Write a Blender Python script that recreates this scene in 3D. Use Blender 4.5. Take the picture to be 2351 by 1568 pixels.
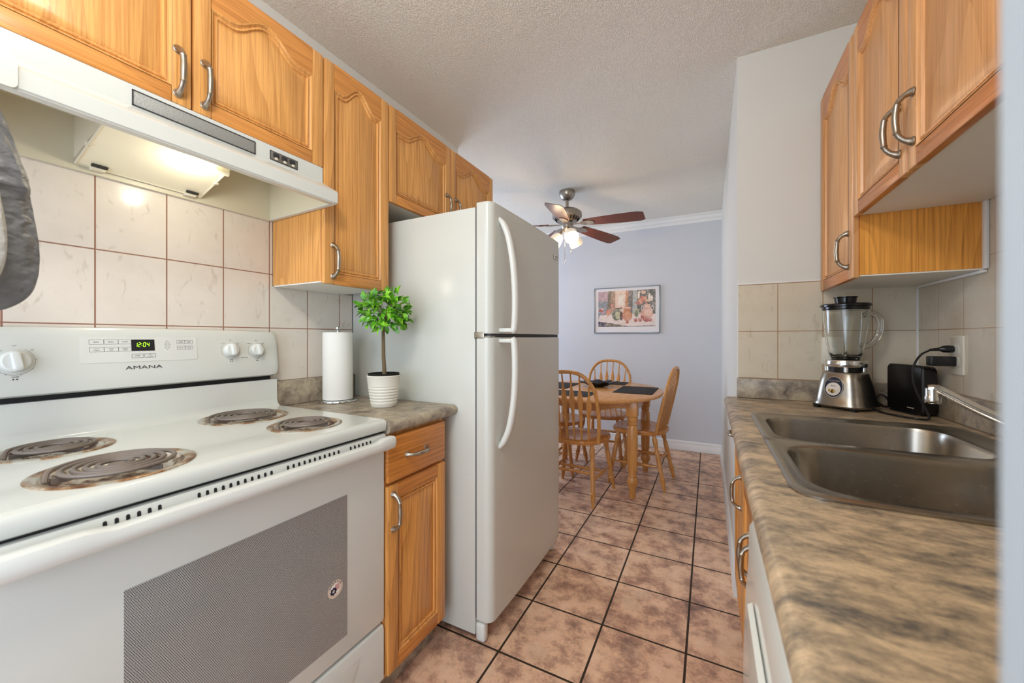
import bpy, bmesh, math, random
from mathutils import Vector, Matrix
R = math.radians
PI = math.pi
random.seed(7)
for o in list(bpy.data.objects):
    bpy.data.objects.remove(o)
scene = bpy.context.scene
C = scene.collection

# ------------------------------------------------------------------ camera, world, lights, exposure
W_PX, H_PX = 2351.0, 1568.0
F_PX = 877.52
cam_d = bpy.data.cameras.new('camera')
cam = bpy.data.objects.new('camera', cam_d)
C.objects.link(cam)
cam_d.sensor_fit = 'HORIZONTAL'
cam_d.sensor_width = 36.0
cam_d.lens = 36.0 * F_PX / W_PX
cam_d.shift_y = -(784.0 - 774.9) / W_PX
cam_d.clip_start = 0.01
cam.location = (0, 0, 1.1872)
cam.rotation_euler = (R(90), 0, 0.476)
cam_d.dof.use_dof = True
cam_d.dof.focus_distance = 1.9
cam_d.dof.aperture_fstop = 4.5
scene.camera = cam

world = bpy.data.worlds.new('world')
scene.world = world
world.use_nodes = True
wn = world.node_tree
wn.nodes['Background'].inputs[0].default_value = (0.70, 0.82, 1.0, 1)
wn.nodes['Background'].inputs[1].default_value = 2.2

scene.view_settings.view_transform = 'Standard'
scene.view_settings.look = 'None'
scene.view_settings.gamma = 1.0
scene.view_settings.use_curve_mapping = False
scene.view_settings.exposure = 0.06
scene.cycles.max_bounces = 10
scene.cycles.diffuse_bounces = 6
scene.cycles.transmission_bounces = 10
scene.cycles.transparent_max_bounces = 12
scene.cycles.sample_clamp_indirect = 6.0
scene.cycles.use_denoising = True


def add_light(name, kind, loc, energy, color=(1, 1, 1), size=0.1, size_y=None, rot=(0, 0, 0), shape=None):
    d = bpy.data.lights.new(name, kind)
    d.energy = energy
    d.color = color
    if kind == 'AREA':
        d.shape = shape or ('RECTANGLE' if size_y else 'SQUARE')
        d.size = size
        if size_y:
            d.size_y = size_y
    elif kind in ('POINT', 'SPOT'):
        d.shadow_soft_size = size
    o = bpy.data.objects.new(name, d)
    o.location = loc
    o.rotation_euler = rot
    C.objects.link(o)
    return o


WARM = (1.0, 0.83, 0.62)
# daylight through the dining room window (left) and through the opening behind the camera
add_light('window_daylight', 'AREA', (-3.12, 3.35, 1.45), 33, (0.62, 0.77, 1.0), 1.5, 1.3, (0, R(-90), 0))
add_light('hall_daylight', 'AREA', (-0.55, -1.45, 1.35), 21, (0.80, 0.89, 1.0), 1.6, 1.8, (R(90), 0, 0))
# unseen ceiling lamp added to light the galley (dome built below) and the bulb of the range hood
add_light('unseen_kitchen_lamp_light', 'POINT', (-0.40, -0.05, 2.15), 24, (1.0, 0.95, 0.86), 0.11)  # point light lowered under the dome to brighten the ceiling
add_light('hood_bulb_light', 'POINT', (-1.284, 0.555, 1.655), 0.9, (1.0, 0.93, 0.76), 0.02)


# ------------------------------------------------------------------ node helpers
def lin(h):
    h = h.lstrip('#')
    out = []
    for i in (0, 2, 4):
        c = int(h[i:i + 2], 16) / 255.0
        out.append(c / 12.92 if c <= 0.04045 else ((c + 0.055) / 1.055) ** 2.4)
    return (out[0], out[1], out[2], 1)


class NT:
    def __init__(self, name):
        self.m = bpy.data.materials.new(name)
        self.m.use_nodes = True
        self.t = self.m.node_tree
        self.b = self.t.nodes['Principled BSDF']

    def n(self, kind, **kw):
        nd = self.t.nodes.new(kind)
        for k, v in kw.items():
            if k.startswith('i_'):
                nd.inputs[k[2:].replace('_', ' ')].default_value = v
            else:
                setattr(nd, k, v)
        return nd

    def l(self, a, b):
        self.t.links.new(a, b)

    def math(self, op, a, b=None, c=None):
        nd = self.t.nodes.new('ShaderNodeMath')
        nd.operation = op
        for i, v in enumerate((a, b, c)):
            if v is None:
                continue
            if isinstance(v, (int, float)):
                nd.inputs[i].default_value = v
            else:
                self.l(v, nd.inputs[i])
        return nd.outputs[0]

    def mix(self, f, a, b, mode='MIX'):
        nd = self.t.nodes.new('ShaderNodeMix')
        nd.data_type = 'RGBA'
        nd.blend_type = mode
        for s, v in ((nd.inputs[0], f), (nd.inputs[6], a), (nd.inputs[7], b)):
            if isinstance(v, (int, float, tuple)):
                s.default_value = v
            else:
                self.l(v, s)
        return nd.outputs[2]

    def coords(self, world=False, scale=(1, 1, 1), loc=(0, 0, 0), rot=(0, 0, 0)):
        if world:
            src = self.n('ShaderNodeNewGeometry').outputs['Position']
        else:
            src = self.n('ShaderNodeTexCoord').outputs['Object']
        mp = self.n('ShaderNodeMapping')
        mp.inputs['Scale'].default_value = scale
        mp.inputs['Location'].default_value = loc
        mp.inputs['Rotation'].default_value = rot
        self.l(src, mp.inputs['Vector'])
        return mp.outputs[0]

    def noise(self, vec, scale, detail=4, rough=0.55, dist=0.0):
        nd = self.n('ShaderNodeTexNoise')
        nd.inputs['Scale'].default_value = scale
        nd.inputs['Detail'].default_value = detail
        nd.inputs['Roughness'].default_value = rough
        nd.inputs['Distortion'].default_value = dist
        self.l(vec, nd.inputs['Vector'])
        return nd.outputs[0]

    def ramp(self, f, stops):
        nd = self.n('ShaderNodeValToRGB')
        cr = nd.color_ramp
        while len(cr.elements) < len(stops):
            cr.elements.new(0.5)
        for e, (p, c) in zip(cr.elements, stops):
            e.position = p
            e.color = c if isinstance(c, tuple) else (c, c, c, 1)
        self.l(f, nd.inputs[0])
        return nd.outputs[0]

    def bump(self, height, strength=0.3, dist=0.002):
        nd = self.n('ShaderNodeBump')
        nd.inputs['Strength'].default_value = strength
        nd.inputs['Distance'].default_value = dist
        self.l(height, nd.inputs['Height'])
        self.l(nd.outputs[0], self.b.inputs['Normal'])

    def set(self, color=None, rough=None, metal=None, spec=None, coat=None, trans=None, ior=None, emit=None, estr=None, alpha=None):
        b = self.b
        for key, v in (('Base Color', color), ('Roughness', rough), ('Metallic', metal), ('Specular IOR Level', spec),
                       ('Coat Weight', coat), ('Transmission Weight', trans), ('IOR', ior), ('Emission Color', emit),
                       ('Emission Strength', estr), ('Alpha', alpha)):
            if v is None:
                continue
            if isinstance(v, (int, float, tuple)):
                b.inputs[key].default_value = v
            else:
                self.l(v, b.inputs[key])
        return self.m


def plain(name, color, rough=0.5, metal=0.0, bump=None, **kw):
    t = NT(name)
    c = lin(color) if isinstance(color, str) else color
    v = t.coords()
    nz = t.noise(v, 9.0, 3)
    c2 = t.mix(t.math('MULTIPLY', nz, 0.12), c, tuple(x * 0.8 for x in c[:3]) + (1,))
    t.set(c2, rough, metal, **kw)
    if bump:
        t.bump(t.noise(v, bump[0], 4), bump[1], bump[2] if len(bump) > 2 else 0.002)
    return t.m


def oak(name, axis='z', base='#dca262', dark='#a86a2c', fine=1.0, gloss=0.32):
    """oak veneer, grain along one axis of the object"""
    t = NT(name)
    sc = {'z': (1, 1, .07), 'y': (1, .07, 1), 'x': (.07, 1, 1)}[axis]
    v = t.coords(scale=sc)
    w = t.n('ShaderNodeTexNoise')
    w.inputs['Scale'].default_value = 3.6
    w.inputs['Detail'].default_value = 1.0
    w.inputs['Distortion'].default_value = 0.15
    t.l(v, w.inputs['Vector'])
    rings = t.math('FRACT', t.math('MULTIPLY', w.outputs[0], 30.0))
    rings = t.math('POWER', rings, 1.6)
    sc2 = {'z': (1, 1, .02), 'y': (1, .02, 1), 'x': (.02, 1, 1)}[axis]
    v2 = t.coords(scale=sc2)
    streak = t.noise(v2, 190.0 * fine, 3, .65)
    pores = t.ramp(t.noise(v2, 330.0 * fine, 2, .5), [(0.56, 0.0), (0.68, 1.0)])
    big = t.noise(t.coords(scale=sc), 2.2, 2)
    f = t.math('ADD', t.math('MULTIPLY', rings, 0.30), t.math('MULTIPLY', t.math('SUBTRACT', streak, .42), 1.5))
    f = t.math('ADD', f, t.math('ADD', t.math('MULTIPLY', t.math('SUBTRACT', big, 0.5), 0.35), t.math('MULTIPLY', pores, 0.16)))
    b, d = lin(base), lin(dark)
    lite = tuple(min(1.0, x * 1.12) for x in b[:3]) + (1,)
    col = t.ramp(f, [(0.0, lite), (0.20, b), (0.60, tuple(0.55 * d[i] + .45 * b[i] for i in range(3)) + (1,)), (0.95, d)])
    t.set(col, gloss, 0, 0.5)
    t.bump(streak, 0.12, 0.001)
    return t.m


def grid_mask(t, src_sock, offs, pitch, half):
    """1 inside the joint lines of one axis"""
    f = t.math('FRACT', t.math('ADD', t.math('DIVIDE', t.math('SUBTRACT', src_sock, offs), pitch), 0.5))
    d = t.math('MULTIPLY', t.math('ABSOLUTE', t.math('SUBTRACT', f, 0.5)), pitch)
    return t.math('LESS_THAN', d, half)


def wall_tile(name, a_axis, offs, tw, zrow, tz, grout, tile_a, tile_b, half=0.0016):
    t = NT(name)
    pos = t.n('ShaderNodeNewGeometry').outputs['Position']
    sp = t.n('ShaderNodeSeparateXYZ')
    t.l(pos, sp.inputs[0])
    ma = grid_mask(t, sp.outputs[a_axis], offs, tw, half)
    mz = grid_mask(t, sp.outputs[2], zrow, tz, half)
    m = t.math('MAXIMUM', ma, mz)
    v = t.coords(world=True, scale=(1, 1, 1))
    mv = t.coords(world=True, scale=(1, 1, 0.45), rot=(0.5, 0.5, 0.4))
    cloud = t.noise(v, 14, 4)
    vein = t.noise(mv, 34, 3, .6, 1.0)
    vein = t.ramp(vein, [(0.60, 0.0), (0.72, 1.0)])
    col = t.mix(cloud, lin(tile_a), lin(tile_b))
    col = t.mix(t.math('MULTIPLY', vein, 0.30), col, lin('#9c8a72'))
    col = t.mix(m, col, lin(grout))
    t.set(col, t.math('ADD', t.math('MULTIPLY', m, 0.6), 0.16), 0, 0.5)
    h = t.math('ADD', t.math('MULTIPLY', t.math('SUBTRACT', 1.0, m), 0.6), t.math('MULTIPLY', cloud, 0.35))
    t.bump(h, 0.25, 0.0015)
    return t.m


M = {}
M['oak_v'] = oak('oak_vertical', 'z', '#d69c58', '#a4662c')
M['oak_h'] = oak('oak_horizontal', 'y', '#cd8b47', '#a05e24')
M['oak_x'] = oak('oak_side', 'x', '#d8a060', '#a8682c')
M['oak_vd'] = oak('oak_base_vertical', 'z', '#d6964f', '#90551f')
M['oak_hd'] = oak('oak_base_horizontal', 'y', '#c9823c', '#7d4418')
M['oak_vr'] = oak('oak_right_vertical', 'z', '#d29a62', '#b0743a')
M['oak_hr'] = oak('oak_right_horizontal', 'y', '#c07a42', '#905428')
M['oak_side_r'] = oak('oak_right_side', 'z', '#e59f48', '#a96420')
M['chair_wood'] = oak('chair_beech', 'z', '#c68c4c', '#9c6226', 1.0, .25)
M['chair_wood_h'] = oak('chair_beech_seat', 'y', '#c58645', '#965a20', 1.0, .22)
M['table_wood'] = oak('table_beech', 'y', '#cc9458', '#a66c32', 1.0, .25)
M['blade'] = oak('fan_blade_walnut', 'x', '#5e2a12', '#240c05', 1.0, .3)
M['white_enamel'] = plain('white_enamel', '#d3d5ce', 0.16, coat=0.3)
M['white_side'] = plain('white_painted_steel', '#d0d2cb', 0.3)
M['fridge_white'] = plain('fridge_white', '#cccdc4', 0.22, bump=(260, 0.10, 0.0006))
M['white_plastic'] = plain('white_plastic', '#d8d9d2', 0.32)
M['off_white'] = plain('off_white_plastic', '#d9d2bd', 0.4)
M['lens'] = plain('frosted_lens', '#f2ecd2', 0.35)
M['gap'] = plain('dark_gap', '#0b0b0d', 0.6)
M['paint'] = plain('wall_paint', '#d8d8d2', 0.75, bump=(180, 0.05, 0.0006))
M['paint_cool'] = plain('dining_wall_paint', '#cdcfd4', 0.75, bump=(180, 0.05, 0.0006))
M['trim'] = plain('trim_white', '#e6e5e2', 0.45)
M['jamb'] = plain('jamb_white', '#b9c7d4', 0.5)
M['nickel'] = plain('brushed_nickel', '#a9a092', 0.3, 1.0)
M['chrome'] = plain('chrome', '#dddddd', 0.12, 1.0)
M['fan_nickel'] = plain('fan_brushed_nickel', '#a59c90', 0.32, 1.0)
M['black_plastic'] = plain('black_plastic', '#121214', 0.35)
M['black_glossy'] = plain('black_glossy', '#0e0e11', 0.15)
M['pot'] = plain('white_ceramic', '#e4e0d2', 0.4)
M['soil'] = plain('dark_soil', '#17150f', 0.9)
M['bark'] = plain('bark', '#6d5b40', 0.8, bump=(200, 0.8, 0.002))
M['print_text'] = plain('grey_print', '#77787a', 0.6)
M['print_dark'] = plain('dark_print', '#2b2b2d', 0.6)
M['particle'] = plain('white_melamine', '#e6e3da', 0.5)
M['plate'] = plain('outlet_white', '#e0dacb', 0.4)


def mk_ceiling():
    t = NT('stippled_ceiling')
    v = t.coords(world=True, scale=(1, .55, 1), rot=(0, 0, 0.6))
    n1 = t.noise(v, 185, 3, .6)
    n2 = t.noise(t.coords(world=True), 34, 2)
    h = t.math('ADD', t.ramp(n1, [(0.42, 0.0), (0.62, 1.0)]), t.math('MULTIPLY', n2, .4))
    t.set(lin('#f4f0e6'), 0.8, 0, 0.3)
    t.bump(h, 0.8, 0.004)
    return t.m


def mk_floor():
    t = NT('floor_tiles')
    pos = t.n('ShaderNodeNewGeometry').outputs['Position']
    sp = t.n('ShaderNodeSeparateXYZ')
    t.l(pos, sp.inputs[0])
    m = t.math('MAXIMUM', grid_mask(t, sp.outputs[0], -0.708, 0.3155, 0.0042), grid_mask(t, sp.outputs[1], 1.262, 0.3135, 0.0042))
    v = t.coords(world=True)
    c1 = t.noise(v, 9.5, 9, .68)
    c2 = t.noise(v, 4.5, 5, .6)
    c3 = t.noise(v, 95, 4, .7)
    f = t.math('ADD', t.math('MULTIPLY', c1, .62), t.math('ADD', t.math('MULTIPLY', c2, .26), t.math('MULTIPLY', c3, .12)))
    col = t.ramp(f, [(0.37, lin('#7c6154')), (0.46, lin('#b9917a')), (0.53, lin('#e4bc9c')), (0.66, lin('#efd1b4'))])
    blue = t.noise(v, 5.5, 3)
    col = t.mix(t.math('MULTIPLY', t.ramp(blue, [(0.55, 0.0), (0.75, 1.0)]), 0.35), col, lin('#7f7672'))
    col = t.mix(m, col, lin('#33271a'))
    t.set(col, t.math('ADD', t.math('MULTIPLY', c1, .25), t.math('ADD', t.math('MULTIPLY', m, .4), .22)), 0, 0.4)
    h = t.math('ADD', t.math('MULTIPLY', t.math('SUBTRACT', 1.0, m), 1.0), t.math('MULTIPLY', c1, .35))
    t.bump(h, 0.35, 0.003)
    return t.m


def mk_laminate(name, light, mid, dark, stretch=(1, 1, 1)):
    t = NT(name)
    v = t.coords(world=True, scale=stretch)
    c1 = t.noise(v, 16, 6, .65, .4)
    c2 = t.noise(v, 60, 4, .7)
    c3 = t.noise(v, 4.5, 3)
    f = t.math('ADD', t.math('MULTIPLY', c1, .55), t.math('ADD', t.math('MULTIPLY', c2, .25), t.math('MULTIPLY', c3, .2)))
    col = t.ramp(f, [(0.38, lin(dark)), (0.49, lin(mid)), (0.59, lin(light))])
    fl = t.ramp(t.noise(v, 150, 3, .7), [(0.60, 0.0), (0.70, 1.0)])
    col = t.mix(t.math('MULTIPLY', fl, .5), col, lin(dark))
    t.set(col, 0.36, 0, 0.45)
    return t.m


def mk_steel(name, scale=(2, 90, 90)):
    t = NT(name)
    v = t.coords(scale=scale)
    n = t.noise(v, 6, 4, .7)
    t.set(t.mix(n, lin('#9b948a'), lin('#aaa398')), t.math('ADD', t.math('MULTIPLY', n, .08), .22), 1.0)
    t.bump(n, 0.02, 0.0004)
    return t.m


M['ceiling'] = mk_ceiling()
M['floor'] = mk_floor()
M['tile_left'] = wall_tile('left_wall_tile', 1, 0.4083, 0.1561, 1.2237, 0.2065, '#936a57', '#e4dcd1', '#d8cec1', 0.0018)
M['tile_back'] = wall_tile('back_wall_tile', 0, 0.2665, 0.1561, 1.2150, 0.2080, '#a07a58', '#d9cfbb', '#cbbfa9', 0.0014)
M['tile_right'] = wall_tile('right_wall_tile', 1, 1.8650, 0.1480, 1.2150, 0.2080, '#a5866a', '#d2c7b4', '#c3b7a4', 0.0012)
M['laminate'] = mk_laminate('laminate_grey_brown', '#b5a78e', '#958877', '#63584f')
M['laminate_r'] = mk_laminate('laminate_worktop', '#cdb391', '#a38f75', '#5c564f', (1, 1.9, 1))
M['steel'] = mk_steel('sink_steel', (12, 1.5, 12))
M['steel_blender'] = mk_steel('blender_steel', (2, 2, 90))
M['mat_cloth'] = plain('black_woven', '#1f1c1c', 0.85, bump=(420, 1.0, 0.003))
M['towel'] = plain('paper_towel_white', '#eae8e0', 0.9, bump=(130, .6, 0.0015))


def glass(name, tint=(1, 1, 1, 1), rough=0.0):
    t = NT(name)
    return t.set(tint, rough, 0, 0.5, trans=1.0, ior=1.45)


M['glass'] = glass('clear_glass', (.97, .99, .98, 1))
M['crystal'] = glass('crystal', (.95, .93, .9, 1))


def emitter(name, color, strength, base=None):
    t = NT(name)
    return t.set(base or color, 0.4, emit=color, estr=strength)


M['bulb'] = emitter('bulb_glow', (1.0, .95, .80, 1), 9.0)
M['shade'] = emitter('frosted_lit_shade', (1.0, .74, .46, 1), .32, (.95, .88, .78, 1))
M['shade_in'] = emitter('lit_shade_mouth', (1.0, .88, .66, 1), 1.8)
M['lcd'] = emitter('green_digits', (.45, 1.0, .02, 1), 1.3)
M['dome'] = emitter('unseen_lamp_glass', (1.0, .93, .82, 1), 2.0)


def mk_oven_window():
    t = NT('dotted_oven_glass')
    tc = t.n('ShaderNodeTexCoord').outputs['Object']
    sp = t.n('ShaderNodeSeparateXYZ')
    t.l(tc, sp.inputs[0])
    p = 0.0031
    a = t.math('DIVIDE', sp.outputs[1], p)
    b = t.math('DIVIDE', sp.outputs[2], p)
    row = t.math('MULTIPLY', t.math('FLOOR', b), 0.5)
    fa = t.math('SUBTRACT', t.math('FRACT', t.math('ADD', a, row)), 0.5)
    fb = t.math('SUBTRACT', t.math('FRACT', b), 0.5)
    d = t.math('SQRT', t.math('ADD', t.math('MULTIPLY', fa, fa), t.math('MULTIPLY', fb, fb)))
    m = t.math('LESS_THAN', d, 0.42)
    col = t.mix(m, lin('#c6c3bd'), lin('#2e2b2a'))
    t.set(col, 0.10, 0, 0.6)
    return t.m


M['oven_glass'] = mk_oven_window()


def mk_coil_pan():
    t = NT('burnt_drip_bowl')
    v = t.coords()
    n = t.noise(v, 22, 5, .7)
    n2 = t.noise(v, 50, 4, .7)
    col = t.ramp(n, [(0.38, lin('#2a1a12')), (0.44, lin('#6b3f26')), (0.49, lin('#c9b79e')), (0.53, lin('#efeae0'))])
    t.set(col, t.math('ADD', t.math('MULTIPLY', n2, .4), .15), t.ramp(n, [(.46, 0.05), (.54, 0.75)]))
    t.bump(n2, 0.5, 0.004)
    return t.m


def mk_coil_rim():
    t = NT('stained_trim_ring')
    v = t.coords()
    n = t.noise(v, 16, 4, .7)
    col = t.ramp(n, [(0.40, lin('#7a5234')), (0.47, lin('#b08c66')), (0.56, lin('#cdc8bc'))])
    t.set(col, 0.28, 0.75)
    return t.m


M['pan'] = mk_coil_pan()
M['ring'] = mk_coil_rim()
M['coil'] = plain('heating_coil', '#7d7269', 0.5, 0.35)


def mk_leaf():
    t = NT('leaf_green')
    v = t.coords()
    n = t.noise(v, 26, 2)
    t.set(t.ramp(n, [(0.35, lin('#2f6412')), (0.50, lin('#57a01c')), (0.66, lin('#8fce3a'))]), 0.3, 0, 0.5)
    return t.m


M['leaf'] = mk_leaf()


def mk_mitt(name, a, b):
    t = NT(name)
    v = t.coords(scale=(1, 1, 1.6), rot=(0.7, 0, 0))
    n = t.noise(v, 30, 4, .6)
    w = t.n('ShaderNodeTexWave')
    w.inputs['Scale'].default_value = 18
    w.inputs['Distortion'].default_value = 5
    w.inputs['Detail'].default_value = 2
    t.l(v, w.inputs['Vector'])
    t.set(t.mix(n, lin(a), lin(b)), 0.45, 0, 0.6)
    t.bump(t.math('ADD', w.outputs['Fac'], t.math('MULTIPLY', n, 1.2)), 0.55, 0.008)
    return t.m


M['mitt_dark'] = mk_mitt('dark_grey_quilted', '#5c5e62', '#86898c')
M['mitt_light'] = mk_mitt('light_grey_quilted', '#b9bbb8', '#d5d5cf')


# ------------------------------------------------------------------ mesh helpers
ORIG = {}


def thing(name, label, cat, loc=(0, 0, 0), rotz=0.0, group=None):
    o = bpy.data.objects.new(name, None)
    C.objects.link(o)
    o.empty_display_size = 0.05
    o.location = loc
    o.rotation_euler = (0, 0, rotz)
    o['label'] = label
    o['category'] = cat
    if group:
        o['group'] = group
    ORIG[o.name] = Vector((0, 0, 0))
    return o


def wthing(name, label, cat, loc, group=None):
    """a thing whose parts are modelled in room coordinates"""
    o = thing(name, label, cat, loc, 0, group)
    ORIG[o.name] = Vector(loc)
    return o


def tag(o, label, cat, group=None):
    o['label'] = label
    o['category'] = cat
    if group:
        o['group'] = group
    return o


def obj(name, bm, mats, parent=None, smooth=35, label=None):
    if parent is not None:
        off = ORIG.get(parent.name, Vector((0, 0, 0)))
        if off.length > 0:
            bmesh.ops.translate(bm, verts=bm.verts, vec=-off)
    bmesh.ops.recalc_face_normals(bm, faces=bm.faces)
    me = bpy.data.meshes.new(name)
    bm.to_mesh(me)
    bm.free()
    if not isinstance(mats, (list, tuple)):
        mats = [mats]
    for m in mats:
        me.materials.append(m)
    if smooth:
        me.polygons.foreach_set('use_smooth', [True] * len(me.polygons))
        me.set_sharp_from_angle(angle=R(smooth))
    o = bpy.data.objects.new(name, me)
    C.objects.link(o)
    if parent is not None:
        o.parent = parent
        ORIG[o.name] = ORIG.get(parent.name, Vector((0, 0, 0)))
    if label:
        o['label'] = label
    return o


def top(name, bm, mats, origin, label, cat, group=None, smooth=35):
    """single-mesh thing modelled in room coordinates with its origin at its base"""
    bmesh.ops.translate(bm, verts=bm.verts, vec=-Vector(origin))
    o = obj(name, bm, mats, None, smooth)
    o.location = origin
    ORIG[o.name] = Vector(origin)
    return tag(o, label, cat, group)


def struct(name, bm, mats, label=None, parent=None, smooth=35):
    o = obj(name, bm, mats, parent, smooth)
    o['kind'] = 'structure'
    if label:
        o['label'] = label
    return o


def dup(root, loc, rotz, label=None, group=None):
    r = root.copy()
    C.objects.link(r)
    r.location = loc
    r.rotation_euler = (0, 0, rotz)
    if label:
        r['label'] = label
    if group:
        r['group'] = group
    for ch in list(root.children):
        c = ch.copy()
        C.objects.link(c)
        c.parent = r
        for g in list(ch.children):
            d = g.copy()
            C.objects.link(d)
            d.parent = c
    return r


def B():
    return bmesh.new()


def box(bm, x0, x1, y0, y1, z0, z1, bev=0.0, seg=2, mi=0, mtx=None):
    vs = [bm.verts.new((x, y, z)) for x in (x0, x1) for y in (y0, y1) for z in (z0, z1)]
    idx = [(0, 1, 3, 2), (4, 6, 7, 5), (0, 4, 5, 1), (2, 3, 7, 6), (0, 2, 6, 4), (1, 5, 7, 3)]
    fs = [bm.faces.new([vs[i] for i in f]) for f in idx]
    allv = vs
    if bev > 0:
        es = list({e for f in fs for e in f.edges})
        r = bmesh.ops.bevel(bm, geom=es, offset=bev, segments=seg, affect='EDGES', profile=0.5)
        fs = list({f for v in r['verts'] if v.is_valid for f in v.link_faces} | {f for f in fs if f.is_valid})
        allv = list({v for f in fs for v in f.verts})
    for f in fs:
        f.material_index = mi
    if mtx is not None:
        bmesh.ops.transform(bm, matrix=mtx, verts=allv)
    return allv


def loft(bm, loops, closed=True, cap0=True, cap1=True, mi=0):
    rows = [[bm.verts.new(p) for p in lp] for lp in loops]
    n = len(rows[0])
    fs = []
    for a, b in zip(rows[:-1], rows[1:]):
        for i in range(n if closed else n - 1):
            j = (i + 1) % n
            fs.append(bm.faces.new((a[i], a[j], b[j], b[i])))
    if cap0 and closed:
        fs.append(bm.faces.new(list(reversed(rows[0]))))
    if cap1 and closed:
        fs.append(bm.faces.new(rows[-1]))
    for f in fs:
        f.material_index = mi
    return rows


def prism(bm, pts, axis, a0, a1, bev=0.0, mi=0):
    """polygon pts in the two other axes, extruded along axis"""
    def P(p, a):
        return {'x': (a, p[0], p[1]), 'y': (p[0], a, p[1]), 'z': (p[0], p[1], a)}[axis]
    return loft(bm, [[P(p, a0) for p in pts], [P(p, a1) for p in pts]], mi=mi)


def lathe(bm, prof, center=(0, 0, 0), seg=28, mi=0, mtx=None, sx=1.0, sy=1.0):
    rows = []
    newv = []
    for r, z in prof:
        if r < 1e-6:
            v = bm.verts.new((center[0], center[1], center[2] + z))
            rows.append([v])
            newv.append(v)
        else:
            row = [bm.verts.new((center[0] + sx * r * math.cos(2 * PI * k / seg), center[1] + sy * r * math.sin(2 * PI * k / seg), center[2] + z)) for k in range(seg)]
            rows.append(row)
            newv += row
    for a, b in zip(rows[:-1], rows[1:]):
        for k in range(seg):
            j = (k + 1) % seg
            if len(a) == 1 and len(b) == 1:
                continue
            if len(a) == 1:
                f = bm.faces.new((a[0], b[j], b[k]))
            elif len(b) == 1:
                f = bm.faces.new((a[k], a[j], b[0]))
            else:
                f = bm.faces.new((a[k], a[j], b[j], b[k]))
            f.material_index = mi
    if mtx is not None:
        bmesh.ops.transform(bm, matrix=mtx, verts=newv)
    return newv


def frame_of(d):
    d = d.normalized()
    up = Vector((0, 0, 1)) if abs(d.z) < 0.95 else Vector((0, 1, 0))
    s = d.cross(up).normalized()
    return s, s.cross(d).normalized()


def turned(bm, p0, p1, prof, seg=14, mi=0):
    """turned spindle between two points; prof = [(t, radius)]"""
    p0, p1 = Vector(p0), Vector(p1)
    s, u = frame_of(p1 - p0)
    loops = []
    for t, r in prof:
        c = p0.lerp(p1, t)
        loops.append([c + s * (r * math.cos(2 * PI * k / seg)) + u * (r * math.sin(2 * PI * k / seg)) for k in range(seg)])
    loft(bm, loops, mi=mi)


def tube(bm, pts, rad, seg=10, mi=0, flat=1.0, closed=False, up=None):
    pts = [Vector(p) for p in pts]
    n = len(pts)
    if isinstance(rad, (int, float)):
        rad = [rad] * n
    loops = []
    prev = None
    for i, p in enumerate(pts):
        if closed:
            d = pts[(i + 1) % n] - pts[i - 1]
        else:
            d = pts[min(i + 1, n - 1)] - pts[max(i - 1, 0)]
        d.normalize()
        if up is not None:
            s = d.cross(Vector(up)).normalized()
            u = s.cross(d).normalized()
        elif prev is None:
            s, u = frame_of(d)
        else:
            s = prev - d * prev.dot(d)
            s.normalize()
            u = s.cross(d).normalized()
        prev = s
        loops.append([p + s * (rad[i] * math.cos(2 * PI * k / seg)) + u * (flat * rad[i] * math.sin(2 * PI * k / seg)) for k in range(seg)])
    if closed:
        loops.append(loops[0])
        loft(bm, loops, cap0=False, cap1=False, mi=mi)
        bmesh.ops.remove_doubles(bm, verts=bm.verts, dist=1e-6)
    else:
        loft(bm, loops, mi=mi)


def catmull(pts, k=6):
    pts = [Vector(p) for p in pts]
    P = [2 * pts[0] - pts[1]] + pts + [2 * pts[-1] - pts[-2]]
    out = []
    for i in range(1, len(P) - 2):
        for j in range(k):
            t = j / k
            a, b, c, d = P[i - 1], P[i], P[i + 1], P[i + 2]
            out.append(0.5 * ((2 * b) + (c - a) * t + (2 * a - 5 * b + 4 * c - d) * t * t + (3 * b - a - 3 * c + d) * t ** 3))
    out.append(pts[-1])
    return out


def text_bm(bm, s, size, origin, right, upv, depth=0.0003, align='CENTER', xs=1.0, mi=0):
    cu = bpy.data.curves.new('txt', 'FONT')
    cu.body = s
    cu.size = size
    cu.align_x = align
    cu.align_y = 'CENTER'
    cu.extrude = depth
    cu.resolution_u = 3
    to = bpy.data.objects.new('txt', cu)
    C.objects.link(to)
    dg = bpy.context.evaluated_depsgraph_get()
    me = bpy.data.meshes.new_from_object(to.evaluated_get(dg))
    bpy.data.objects.remove(to)
    rv, uv = Vector(right).normalized(), Vector(upv).normalized()
    nv = rv.cross(uv)
    o = Vector(origin)
    t = B()
    t.from_mesh(me)
    bpy.data.meshes.remove(me)
    vmap = {}
    for v in t.verts:
        vmap[v.index] = bm.verts.new(o + rv * (v.co.x * xs) + uv * v.co.y + nv * v.co.z)
    for f in t.faces:
        try:
            nf = bm.faces.new([vmap[v.index] for v in f.verts])
            nf.material_index = mi
        except ValueError:
            pass
    t.free()


def rounded_rect(x0, x1, y0, y1, r, k=6):
    pts = []
    for cx, cy, a0 in ((x1 - r, y1 - r, 0), (x0 + r, y1 - r, 90), (x0 + r, y0 + r, 180), (x1 - r, y0 + r, 270)):
        for i in range(k + 1):
            a = R(a0 + 90 * i / k)
            pts.append((cx + r * math.cos(a), cy + r * math.sin(a)))
    return pts


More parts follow.
